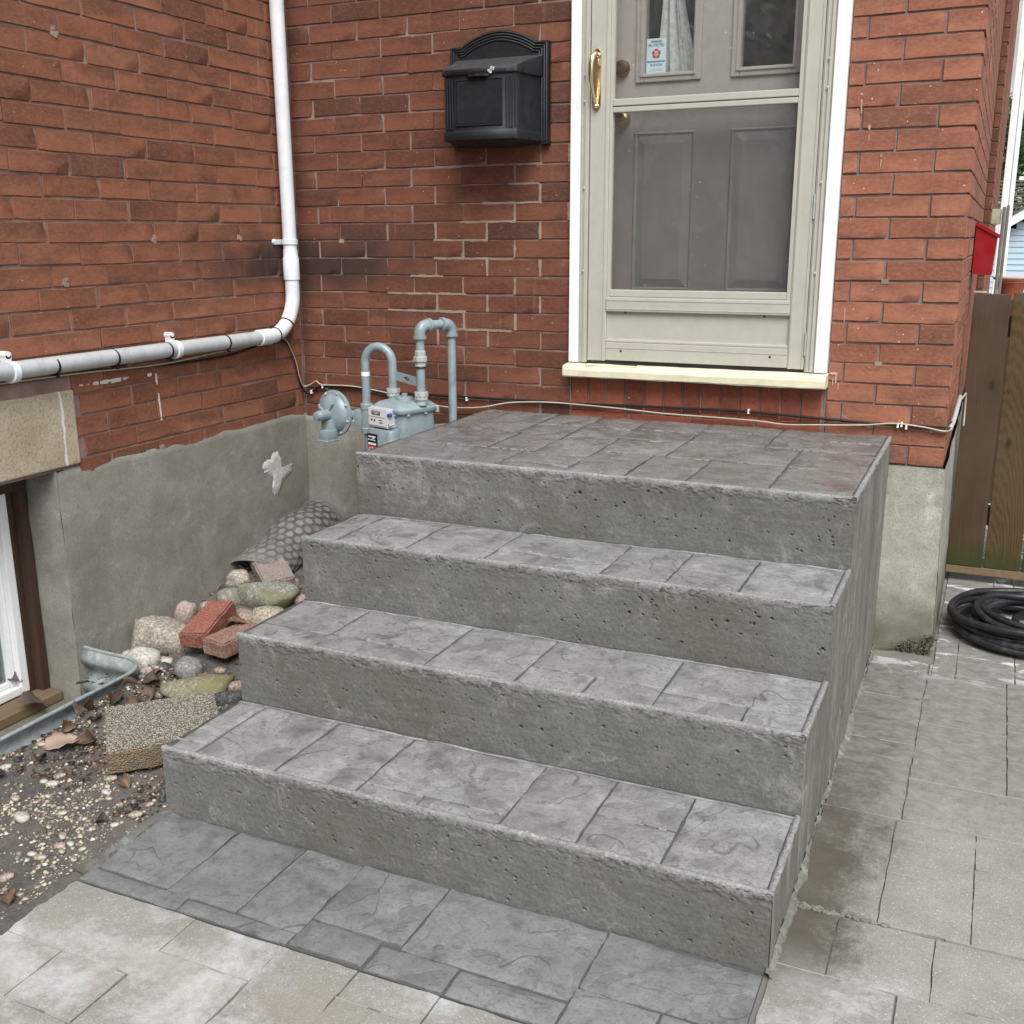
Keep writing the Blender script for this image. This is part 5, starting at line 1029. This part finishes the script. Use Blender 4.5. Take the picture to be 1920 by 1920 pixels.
mpeb = [(.595, -2.164, .052), (.850, -2.032, .040), (.835, -2.091, .025), (.489, -2.093, .032), (.507, -1.959, .033), (.520, -1.997, .038), (.657, -1.921, .038), (.694, -1.978, .026), (.785, -2.219, .030), (.763, -2.189, .030), (.795, -2.197, .022), (.780, -2.276, .032), (.750, -2.272, .025), (.768, -2.361, .036), (.856, -2.245, .024), (.838, -2.200, .020), (.730, -2.002, .023), (.354, -2.005, .034), (.352, -1.879, .029), (.837, -2.391, .019), (.676, -2.109, .026), (.418, -1.694, .024), (.680, -1.958, .021), (.847, -1.978, .025), (.811, -2.237, .020), (.482, -1.992, .025), (.692, -2.167, .020), (.56, -2.05, .02), (.62, -2.0, .022), (.45, -2.2, .026), (.66, -2.3, .024), (.7, -2.42, .022), (.6, -2.25, .018)]
for k, (x, y, s) in enumerate(mpeb):
    rock('pale river pebble lying loose on the dark soil', ['pale', 'ochre', 'pale', 'pink', 'tan'][k % 5], x, y, s * .95, s * .62, s * .42, random.uniform(-.6, 1.2), .14, 40 + k, sub=2, name='pebble', cat='pebble', group='loose pebbles on the soil', sink=.2)
def slab(name, label, cat, c, size, yaw, tilt, m, bev=.006, wob=.0025, seed=0, group=None):
    "a cast block: bevelled, its faces subdivided and roughened"
    bm = bmesh.new(); bmesh.ops.create_cube(bm, size=1); bmesh.ops.scale(bm, vec=size, verts=bm.verts); bmesh.ops.bevel(bm, geom=bm.edges[:], offset=bev, segments=2, affect='EDGES'); bmesh.ops.subdivide_edges(bm, edges=[e for e in bm.edges if e.calc_length() > .03], cuts=7, use_grid_fill=True)
    V = np.array([v.co[:] for v in bm.verts]); D = np.stack([fbm(V + 5 * a + seed, 30, 4, seed + a) for a in range(3)], 1) * wob
    for v, d in zip(bm.verts, D): v.co += Vector(d)
    me = bpy.data.meshes.new(name); bm.to_mesh(me); bm.free(); me.materials.append(m); me.polygons.foreach_set('use_smooth', [True] * len(me.polygons)); me.set_sharp_from_angle(angle=rad(45))
    o = bpy.data.objects.new(name, me); COL.objects.link(o); o.location = c; o.rotation_euler = (tilt[0], tilt[1], yaw); return tag(o, label, cat, group)
m_redp = m_rock('red_paver', (.2, .062, .042), (.27, .1, .07), (.33, .19, .15), scale=26); m_brnp = m_rock('brown_paver', (.2, .105, .078), (.27, .16, .125), (.34, .25, .21), scale=26); m_gryp = m_rock('grey_brown_paver', (.19, .15, .13), (.27, .225, .2), (.36, .32, .29), scale=30)
slab('brick', 'weathered red clay brick lying tilted on the rocks by the wall', 'brick', (.298, -1.075, .128), (.105, .245, .062), .24, (.16, -.05), m_redp, seed=1, group='loose bricks on the rocks')
slab('brick', 'brownish clay brick with a pale top in front of the red one', 'brick', (.432, -1.10, .10), (.105, .205, .06), -.12, (.03, .02), m_brnp, seed=2, group='loose bricks on the rocks')
slab('paver', 'grey brown paver propping the lower end of the hexagon mat', 'paver', (.185, -.56, .172), (.33, .125, .055), -.70, (.10, .16), m_gryp, seed=3)
M = Mat('exposed_aggregate'); _v = M.vor(M.obj, 210, out='Color'); _d = M.vor(M.obj, 210); _nz = M.xyz(M.n('ShaderNodeNewGeometry').outputs['True Normal'])[2]
_agg = M.mix(M.ramp(_v, [(.1, 0), (.5, .6), (.9, 1)]), (.2, .17, .125), (.62, .57, .46)); _agg = M.mix(M.ramp(_d, [(.35, 0), (.6, .9)]), _agg, (.09, .08, .068))
_side = M.mix(M.ramp(M.noise(M.obj, 14, 5), [(.4, 0), (.6, 1)]), (.13, .12, .085), (.23, .15, .09))
m_agg = M.out(M.mix(M.rngmap(_nz, .4, .7), _side, _agg), .85, M.bump(M.math('SUBTRACT', 1.0, _d), .9, .006))
slab('paving_slab', 'square exposed aggregate slab lying against the lowest step', 'paving slab', (.655, -1.705, .068), (.305, .312, .066), -.79, (.0, .02), m_agg, bev=.004, seed=4)
# hexagon rubber mat curled against the wall
m_mat = m_plain('rubber_mat', (.17, .155, .146), .8, .25, dirt=((.24, .222, .205), .7), bumps=.5, scale=25)
mat = thing('rubber_mat', 'dirty grey rubber mat with hexagon ribs curled into the wall corner', 'mat', (.12, -.35, .2))
A0, A1, RR = Vector((.118, -.575, .135)), Vector((.118, -.075, .238)), .112; ax = (A1 - A0).normalized(); e1 = Vector((1, 0, 0)); e2 = e1.cross(ax) * -1; e2 = e2 if e2.z > 0 else -e2; AL = (A1 - A0).length
def cyl(s, t, h=0.): a = t / RR; r = RR + h + .008 * math.sin(s * 22 + t * 4); q_ = .42 + .58 * min(1, s / .26); return A0 + ax * s + e1 * math.cos(a) * r * (1.12 - .12 * q_) + e2 * (math.sin(a) * r * q_ + .03 * (1 - q_))
T0, T1 = -.13, .36
G = np.array([[cyl(s, t) for t in np.linspace(T0, T1, 44)] for s in np.linspace(0, AL, 40)]); o = MB().grid(G).build('sheet', m_mat, mat, smooth=60, fix=False); sm = o.modifiers.new('thickness', 'SOLIDIFY'); sm.thickness = .005; sm.offset = 0
hx = MB(); q = .0225; col = 0; s = .028
while s < AL - .028:
    t = T0 + .03 + (q * .866 if col % 2 else 0)
    while t < T1 - .03:
        b = len(hx.V)
        for (r, h) in ((q * 1.05, .001), (q * 1.0, .007), (q * .80, .007), (q * .76, .001)):
            for k in range(6): a = k * math.pi / 3; hx.V.append(tuple(cyl(s + r * math.cos(a), t + r * math.sin(a), h)))
        for lv in range(3):
            for k in range(6): hx.F.append((b + lv * 6 + k, b + lv * 6 + (k + 1) % 6, b + lv * 6 + 6 + (k + 1) % 6, b + lv * 6 + 6 + k))
        t += q * 1.732 * 1.08
    s += q * 1.5 * 1.08; col += 1
o = hx.build('hexagon_ribs', m_plain('rubber_rib', (.115, .103, .097), .75, .35, bumps=.4), mat); o['kind'] = 'stuff'
for s0 in (.006, .018, AL - .018, AL - .006): MB().tube([cyl(s0, t, .003) for t in np.linspace(T0, T1, 40)], .0042, 6).build('border_rib', m_mat, mat, smooth=60)
# dead leaves
M = Mat('dead_leaf'); _r = M.rnd; _n = M.noise(M.off(M.obj, _r, 9), 45, 5, .7)
_c = M.mix(_r, (.045, .028, .02), (.17, .1, .062)); _c = M.mix(M.ramp(_n, [(.35, .8), (.55, 0)]), _c, (.035, .022, .016)); m_leaf = M.out(_c, .6, M.bump(_n, .4, .003))
M = Mat('dead_leaf_pale'); _n = M.noise(M.obj, 45, 5, .7); m_leafp = M.out(M.mix(_n, (.24, .165, .125), (.36, .27, .215)), .6)
M = Mat('dead_leaf_dark'); _n = M.noise(M.obj, 45, 5, .7); m_leafd = M.out(M.mix(_n, (.06, .04, .035), (.15, .11, .1)), .6)
def leaf(label, x, y, z, size, yaw, tilt, curl, m, group='dead leaves beside the house'):
    n, k = 9, 7; u = np.linspace(0, 1, n); G = np.zeros((n, k, 3))
    for i, t in enumerate(u):
        wd = (math.sin(math.pi * min(1, t * .97 + .02)) ** .75) * (1.1 - .45 * t) * .42 * (1 + .12 * math.sin(i * 2.3))
        for j, v in enumerate(np.linspace(-1, 1, k)): G[i, j] = ((t - .5), v * wd, curl * (abs(v) ** 1.5) * wd * 1.4 + .22 * curl * math.sin(t * 5 + v) + random.uniform(-.02, .02))
    G *= size; o = MB().grid(G).build('leaf', m, None, smooth=70, fix=False); o.location = (x, y, z); o.rotation_euler = (tilt[0], tilt[1], yaw); sm = o.modifiers.new('thickness', 'SOLIDIFY'); sm.thickness = .0007
    return tag(o, label, 'leaf', group)
for k, (x, y, s) in enumerate([(.345, -1.30, .085), (.335, -1.395, .07), (.40, -1.47, .075), (.36, -1.60, .085), (.345, -1.70, .09), (.44, -1.80, .08), (.40, -1.55, .075), (.36, -1.44, .07), (.385, -1.70, .06), (.352, -1.78, .07), (.42, -1.65, .06), (.05, -1.06, .085), (.08, -.73, .07), (.03, -.55, .08), (.10, -1.3, .06), (.03, -1.27, .07), (.72, -1.93, .055), (.37, -2.05, .06), (.80, -2.10, .045), (.80, -2.5, .07), (.84, -2.42, .06), (.48, -1.52, .06), (.44, -1.28, .05), (.6, -1.47, .05), (.40, -1.92, .05), (.33, -1.50, .06), (.58, -2.42, .05)]):
    where, grp = (('beside the exposed aggregate slab', 'dead leaves by the slab') if x > .5 else ('along the rim of the window well', 'dead leaves along the well') if y < -1.42 else ('caught between the rocks by the wall', 'dead leaves among the rocks')) if y > -2.3 else ('at the edge of the pavement', 'dead leaves at the pavement edge')
    leaf('curled brown dead leaf ' + where, x, y, float(soil_h(x, y)) + s * .17, s * .82, random.uniform(0, 6.28), (random.uniform(-.7, .7), random.uniform(-.5, .5)), random.uniform(.3, .75), m_leaf, grp)
leaf('pale pinkish dead leaf lying flat in front of the window well', .40, -1.845, float(soil_h(.4, -1.845)) + .018, .10, .9, (.25, -.1), .25, m_leafp)
leaf('flat purplish brown leaf on the concrete floor of the window well', .075, -1.62, -.09, .13, .6, (.03, .02), .06, m_leafd)
leaf('large dry leaf draped over the wooden window sill', -.06, -1.55, -.045, .10, 1.2, (.3, .5), .4, m_leafd)
leaf('tiny dry leaf on the lower window sash', -.19, -1.50, .0, .05, .4, (.6, .2), .5, m_leafd)
leaf('brown leaf lying on the brownish clay brick', .40, -1.04, .139, .07, .4, (.05, .1), .25, m_leaf)
# small gravel and litter: nobody could count it
def scatter(n, fx, hmin, hmax, m, name, label, flat=.6, seed=3):
    r = np.random.default_rng(seed); base = np.array([(1, 0, 0), (0, 1, 0), (-1, 0, 0), (0, -1, 0), (0, 0, 1), (0, 0, -1)], float); tri = np.array([(0, 1, 4), (1, 2, 4), (2, 3, 4), (3, 0, 4), (1, 0, 5), (2, 1, 5), (3, 2, 5), (0, 3, 5)])
    P = fx(r, n); n = len(P); s = hmin * (hmax / hmin) ** (r.random(n) ** 2.2); A = r.random(n) * 6.283
    V = base[None] * (s[:, None, None] * r.uniform(.6, 1.35, (n, 6, 1))); V[:, :, 2] *= flat; ca, sa = np.cos(A)[:, None], np.sin(A)[:, None]
    X = V[:, :, 0] * ca - V[:, :, 1] * sa; Y = V[:, :, 0] * sa + V[:, :, 1] * ca; V[:, :, 0] = X; V[:, :, 1] = Y
    z = soil_h(P[:, 0], P[:, 1]); V += np.stack([P[:, 0], P[:, 1], z + s * .15], 1)[:, None, :]
    F = (tri[None] + (np.arange(n) * 6)[:, None, None]).reshape(-1, 3); o = mk(name, V.reshape(-1, 3), F, m); return tag(o, label, kind='stuff')
M = Mat('pea_gravel'); _i = M.isl
m_grav = M.out(M.ramp(_i, [(0, (.4, .35, .24)), (.14, (.5, .45, .36)), (.26, (.3, .26, .21)), (.4, (.14, .12, .105)), (.52, (.22, .2, .18)), (.64, (.3, .22, .18)), (.76, (.44, .39, .29)), (.88, (.54, .52, .47)), (.94, (.1, .085, .075))], 'CONSTANT'), .7)
def f_gravel(r, n):
    P = np.stack([r.uniform(.30, .885, n), r.uniform(-3.0, -1.36, n)], 1); k = vnoise(np.c_[P, P[:, 0] * 0], 9, 4) * .5 + vnoise(np.c_[P, P[:, 0] * 0], 28, 5) * .5
    d = np.clip(.42 + k * 1.1, .05, 1) * np.where(P[:, 1] < -2.42, .45, 1) * np.where((P[:, 0] < .315), 0, 1); return P[r.random(n) < d]
scatter(30000, f_gravel, .001, .0095, m_grav, 'gravel', 'fine cream and yellow pea gravel scattered in the soil')
M = Mat('litter'); m_lit = M.out(M.ramp(M.isl, [(0, (.03, .022, .018)), (.3, (.09, .055, .035)), (.55, (.16, .1, .06)), (.75, (.05, .042, .04)), (.9, (.2, .17, .15))], 'CONSTANT'), .7)
def f_litter(r, n): P = np.stack([r.uniform(.3, .6, n), r.uniform(-2.0, -1.25, n)], 1); P2 = np.stack([r.uniform(.02, .88, n), r.uniform(-1.45, -.1, n)], 1); P3 = np.stack([r.uniform(.76, .88, n // 3), r.uniform(-2.05, -1.35, n // 3)], 1); return np.concatenate([P, P2, P3])
scatter(1500, f_litter, .004, .014, m_lit, 'leaf_litter', 'dark crumbs of leaf litter and wet chips around the rocks', .35, 5)

# ------------------------------------------------------------------ hose, fence, red letterbox, downpipe
m_hose = m_plain('black_rubber', (.014, .015, .017), .42, .2, dirt=((.1, .1, .1), .45), bumps=.25, scale=40)
r_ = np.random.default_rng(4); pts = []; HC = (2.985, .335)
for k in range(11 * 22):
    a = k / 22 * 2 * math.pi; t = k / (11 * 22); lp = int(k / 22); q_ = a / (2 * math.pi); Rl = [.265, .28, .24, .27, .205, .255, .225, .275, .18, .235, .25, .2]; R = np.interp(q_, range(12), Rl) + .012 * math.sin(a * .37 + lp); cxk = .035 * math.sin(q_ * 2.4); cyk = .035 * math.cos(q_ * 1.7)
    pts.append((HC[0] + cxk + R * math.cos(-a + 2), HC[1] + cyk + R * .98 * math.sin(-a + 2), .014 + .082 * t * (1 - .35 * (lp % 4) / 3) + .010 * (1 + math.sin(a * 1.5 + q_ * 1.3)) * min(1, t * 6)))
pts += [(HC[0] + .1 + .16 * math.cos(-a), HC[1] + .04 + .2 * math.sin(-a), .11 - .004 * i) for i, a in enumerate(np.linspace(-2, 5, 26))]
o = MB().tube(smooth_path(pts, 3), .0135, 12).build('hose', m_hose, None, smooth=70); tag(o, 'thick black rubber hose coiled on the pavement by the wooden gate', 'hose')
def m_fencef(name, a, b, ringy):
    M = Mat(name); p = M.obj; r = M.rnd; x, y, z = M.xyz(M.pos); g = M.noise(M.sc(M.off(p, r, 3), (70, 70, 3.2)), 1, 6, .7)
    w = M.n('ShaderNodeTexWave', wave_type='RINGS', rings_direction='SPHERICAL'); M.set(w.inputs['Vector'], M.sc(M.off(p, r, .12), (9, 1, 1.5))); w.inputs['Scale'].default_value = 3.6; w.inputs['Distortion'].default_value = 6.5; w.inputs['Detail'].default_value = 2.; w.inputs['Detail Scale'].default_value = 1.2
    c = M.mix(g, a, b)
    if ringy: c = M.mix(M.ramp(w.outputs['Fac'], [(.15, .5), (.6, 0)]), c, [v * .45 for v in a])
    c = M.mix(M.ramp(M.noise(M.pos, 4, 3), [(.4, 0), (.6, .5)]), c, (.085, .06, .038))
    kn = M.vor(M.sc(M.off(p, r, 7), (9, 1, 4.5)), 1.); c = M.mix(M.ramp(kn, [(.06, .9), (.13, 0)]), c, (.03, .018, .01))
    gy = M.rngmap(M.math('ADD', z, M.math('MULTIPLY', M.noise(M.pos, 12, 4), .4)), 1.25, 1.7, 0, .6); c = M.mix(gy, c, (.11, .102, .09))
    al = M.math('MULTIPLY', M.rngmap(M.math('ADD', z, M.math('MULTIPLY', M.noise(M.sc(M.pos, (22, 22, 3)), 1, 4), .18)), .18, .32, 1, 0), M.ramp(M.noise(M.pos, 7, 3), [(.3, .4), (.55, 1)])); c = M.mix(M.math('MULTIPLY', al, .85), c, (.03, .042, .009))
    return M.out(c, .75, M.bump(g, .5, .003), spec=.25)
m_fw = m_fencef('weathered_board', (0.032, 0.019, 0.011), (0.090, 0.056, 0.032), False); m_fb = m_fencef('grained_board', (0.058, 0.033, 0.012), (0.123, 0.072, 0.029), True)
fc = thing('fence', 'tall weathered board fence gate with green algae along its foot', 'fence', (2.66, .95, 0))
x = 2.652
for k in range(14):
    w = .142; o = MB().box(-w / 2 + .0015, w / 2 - .0015, -.01, .01, .068, 1.222 + random.uniform(-.006, .008) * (k > 0), .003).build('board', m_fw if k == 0 else m_fb, None); o.location = (x + w / 2, .945 + random.uniform(-.003, .003), 0); attach(o, fc); x += w + .006
MB().box(2.652, 4.7, .935, .957, .032, .066, .003).build('bottom_rail', m_woodp, fc)
for z in (.25, 1.05): MB().box(2.66, 4.7, .958, .995, z, z + .085, .003).build('rail', m_fw, fc)
MB().box(2.650, 2.70, .94, .96, 1.226, 1.232, .001).build('cap_strip', m_plain('silver_wood', (.4, .37, .34), .8, .2), fc)
m_silver = m_fencef('silver_board', (.2, .19, .175), (.36, .34, .31), False)
ps = thing('fence_post', 'silvery split wooden post rising behind the red letterbox', 'post', (2.74, 1.5, 0))
MB().box(2.722, 2.737, 1.47, 1.51, -.1, 1.575, .006).build('post_half', m_silver, ps); MB().box(2.738, 2.751, 1.475, 1.512, -.1, 1.582, .006).build('post_half', m_silver, ps)
MB().box(2.68, 2.720, 1.48, 1.50, 1.50, 1.565, .003).build('cross_board', m_plain('pale_board', (.34, .33, .25), .8, .2), ps)
m_redpaint = m_plain('red_enamel', (.25, .006, .01), .4, .08)
rb = thing('letterbox', 'bright red metal letterbox fixed to the brick side wall', 'mailbox', (2.635, 1.15, 1.3))
MB().prism([(2.632, 1.296), (2.708, 1.290), (2.716, 1.445), (2.632, 1.492)], frameM((0, 1.10, 0), (1, 0, 0), (0, 0, 1), (0, 1, 0)), .24).build('box_body', m_redpaint, rb)
MB().prism([(2.630, 1.492), (2.727, 1.438), (2.728, 1.452), (2.636, 1.506), (2.630, 1.506)], frameM((0, 1.094, 0), (1, 0, 0), (0, 0, 1), (0, 1, 0)), .252).build('lid', m_redpaint, rb)
dp = thing('downpipe', 'white square downpipe along the far end of the brick side wall', 'pipe', (2.74, 3.5, 0))
MB().box(2.700, 2.738, 3.45, 3.50, -.1, 3.6, .004).build('pipe', m_white, dp); MB().box(2.742, 2.768, 3.47, 3.53, -.1, 3.6, .004).build('corner_strip', m_white, dp)
MB().box(2.738, 2.742, 3.46, 3.5, -.1, 3.6).build('seam', m_meter, dp)
pt = thing('plant_pot', 'round terracotta pot edge showing above the fence top', 'pot', (2.82, 2.6, 1.1))
MB().lathe([(.05, 1.12), (.075, 1.20), (.08, 1.205), (.08, 1.225), (.07, 1.228)], Matrix.Translation((2.80, 2.6, 0)), 24).build('pot_body', m_plain('terracotta', (.42, .12, .06), .7, .15), pt, smooth=40)
MB().lathe([(.085, 1.215), (.098, 1.228), (.098, 1.234), (.08, 1.236)], Matrix.Translation((2.80, 2.6, 0)), 24).build('rim', m_plain('pale_terracotta', (.6, .42, .34), .8, .15), pt, smooth=40)
MB().box(2.70, 2.90, 2.5, 2.7, -.1, 1.12, .01).build('stand', m_fw, pt)

# ------------------------------------------------------------------ beyond the fence and across the street
ga = thing('garage', 'pale blue lapped siding garage with white fascia beyond the fence', 'garage', (4.9, 14, 0))
m_sid = m_plain('blue_siding', (.42, .53, .62), .5, .03); zg = -.14; gx0, gx1, gy = 2.5, 7.3, 12.0; slope_ = .62; zt = lambda x: 1.36 + (min(x, 9.8 - x) - 2.6) * slope_
k = 0
while zg < 2.7:
    z1 = zg + .0755; xa = max(gx0, 2.6 + (zg - 1.36) / slope_) if zg > 1.28 else gx0; xb = min(gx1, 9.8 - xa)
    if xb - xa > .2:
        b = MB(); b.add([(xa, gy, zg), (xb, gy, zg), (xb, gy + .012, z1 + .006), (xa, gy + .012, z1 + .006), (xa, gy + .02, zg), (xb, gy + .02, zg), (xb, gy + .03, z1), (xa, gy + .03, z1)], [(0, 1, 2, 3), (1, 0, 4, 5), (4, 7, 6, 5), (2, 6, 7, 3), (0, 3, 7, 4), (1, 5, 6, 2)]); b.build('board', m_sid, ga)
    zg = z1
for s in (1, -1):
    X = [2.3, 4.9] if s > 0 else [7.5, 4.9]; Zf = [1.36 + (2.3 - 2.6) * slope_ + .08, 1.36 + 2.3 * slope_ + .08]
    MB().add([(X[0], gy - .2, Zf[0]), (X[1], gy - .2, Zf[1]), (X[1], gy - .2, Zf[1] + .13), (X[0], gy - .2, Zf[0] + .13), (X[0], gy + .02, Zf[0]), (X[1], gy + .02, Zf[1]), (X[1], gy + .02, Zf[1] + .13), (X[0], gy + .02, Zf[0] + .13)], [(0, 1, 2, 3), (4, 7, 6, 5), (0, 4, 5, 1), (3, 2, 6, 7), (0, 3, 7, 4), (1, 5, 6, 2)]).build('fascia', m_white, ga)
    M_ = [(X[0], gy - .22, Zf[0] + .135), (X[1], gy - .22, Zf[1] + .135), (X[1], gy + 5, Zf[1] + .135), (X[0], gy + 5, Zf[0] + .135)]
    MB().add(M_ + [(a, b, c + .02) for a, b, c in M_], [(0, 1, 2, 3), (4, 7, 6, 5), (0, 4, 5, 1), (1, 5, 6, 2), (2, 6, 7, 3), (3, 7, 4, 0)]).build('roof', m_plain('roof_grey', (.12, .12, .095), .9, .3), ga)
MB().box(gx0, gx0 + .03, gy + .03, gy + 4.9, -.14, 1.4).box(gx1 - .03, gx1, gy + .03, gy + 4.9, -.14, 1.4).build('side_wall', m_sid, ga)
hs_ = thing('house', 'grey house with mossy shingle roof showing above the garage', 'house', (3.5, 20, 0)); m_sh = m_plain('mossy_shingle', (.12, .125, .085), .95, .35, scale=14)
for k in range(12):
    y0 = 16 + .19 * k; z0 = 1.95 + .07 * k - .35; o = MB().box(-3.5, 6.0, y0, y0 + .24, z0, z0 + .03).build('shingle_course', m_sh, hs_)
MB().box(-3.4, 5.9, 16.2, 18.4, -.14, 1.6).build('wall', m_plain('grey_render', (.36, .36, .33), .9, .15), hs_); MB().box(2.86, 5.0, 18.3, 18.36, 2.40, 2.47).build('gutter', m_white, hs_)
h2 = thing('house', 'tall pale grey rendered building standing far behind the tree', 'house', (3, 30, 0))
MB().box(-2, 9, 30, 36, -.14, 9.0).build('wall', m_plain('pale_render', (.42, .43, .40), .9, .2, scale=3), h2)
for k in range(4): f = MB().box(2.2 + k * 1.7, 3.1 + k * 1.7, 29.96, 29.995, 3.6, 5.0).build('window', m_white, h2); MB().box(2.3 + k * 1.7, 3.0 + k * 1.7, 29.93, 29.955, 3.7, 4.9).build('pane', m_dark, f)
M = Mat('foliage'); _i = M.isl; m_fol = M.out(M.ramp(_i, [(0, (.018, .04, .01)), (.4, (.035, .075, .018)), (.75, (.06, .11, .025)), (1, (.11, .15, .04))]), .55, spec=.4)
m_bark = m_plain('bark', (.09, .07, .055), .9, .4, bumps=.8)
def tree(label, x, y, h, lobes, n, leaf_s, seed, z0=-.1, group=None):
    r = np.random.default_rng(seed); t = thing('tree', label, 'tree', (x, y, z0), group)
    tr = MB().tube(smooth_path([(x, y, z0), (x + .05, y, h * .25), (x - .05, y + .1, h * .55), (x, y, h * .8)]), list(np.interp(np.linspace(0, 1, 25), [0, .1, 1], [h * .04, h * .028, h * .01])), 10)
    for k, (lx, ly, lz, lr) in enumerate(lobes): tr.tube(smooth_path([(x, y, h * (.25 + .3 * r.random())), (x + lx * .5, y + ly * .5, lz - lr * .6), (x + lx, y + ly, lz)]), list(np.linspace(h * .012, h * .004, 17)), 6)
    tr.build('trunk', m_bark, t, smooth=60)
    C = []
    for lx, ly, lz, lr in lobes:
        m_ = int(n * lr ** 2 / sum(q[3] ** 2 for q in lobes)); d = r.normal(size=(m_, 3)); d /= np.linalg.norm(d, axis=1)[:, None]; rr = lr * r.uniform(.45, 1.0, m_) ** .6 * (1 + .25 * vnoise(d * 3 + lx, 1., seed)); P = d * rr[:, None] * np.array([1, 1, .8]) + np.array([x + lx, y + ly, lz]); C.append(P)
    C = np.concatenate(C); m_ = len(C); a = r.normal(size=(m_, 3)); a /= np.linalg.norm(a, axis=1)[:, None]; b = np.cross(a, r.normal(size=(m_, 3))); b /= np.linalg.norm(b, axis=1)[:, None]; s = leaf_s * r.uniform(.6, 1.4, m_)[:, None]
    V = np.stack([C - a * s, C + b * s * .5, C + a * s, C - b * s * .5], 1).reshape(-1, 3); F = np.arange(m_ * 4).reshape(-1, 4); mk('crown', V, F, m_fol, t)
tree('dense dark green tree between the garage and the pale building', 3.1, 22, 4.6, [(0, 0, 3.4, 1.3), (-1.1, .2, 3.0, 1.0), (1.2, 0, 3.2, 1.2), (.3, -.4, 2.4, 1.2), (1.9, .3, 2.6, 1.1)], 9000, .07, 3)
for k, (x, y, h) in enumerate([(-3.6, -15.5, 6.6), (.6, -17, 7.4), (4.8, -16, 6.4), (-8.5, -17, 7.0)]):
    rr = np.random.default_rng(30 + k); tree('broad green street tree standing behind the photographer', x, y, h, [(rr.uniform(-2, 2), rr.uniform(-1, 1), h * rr.uniform(.48, .95), rr.uniform(.9, 1.6)) for q in range(9)], 5200, .13, 40 + k, group='street trees across the road')

h3 = thing('house', 'dark brick house added across the street to darken the door glass reflection', 'house', (0, -24, 0))  # unseen house added to keep horizon sky out of the door glass reflection
MB().box(-16, 14, -30, -24, -.14, 5.2).build('wall', m_plain('dark_brick', (.16, .08, .06), .9, .3, scale=6), h3); MB().prism([(-16.6, 5.2), (14.6, 5.2), (12, 8.2), (-14, 8.2)], frameM((0, -23.6, 0), (1, 0, 0), (0, 0, 1), (0, -1, 0)), 6.8).build('roof', m_plain('dark_shingle', (.07, .07, .07), .9, .3, scale=6), h3)
for k in range(6): f = MB().box(-14 + k * 4.6, -12.4 + k * 4.6, -24.0, -23.94, 1.0, 3.0).build('window', m_plain('brown_frame', (.09, .07, .055)), h3); MB().box(-13.9 + k * 4.6, -12.5 + k * 4.6, -23.94, -23.92, 1.1, 2.9).build('pane', m_dark, f)
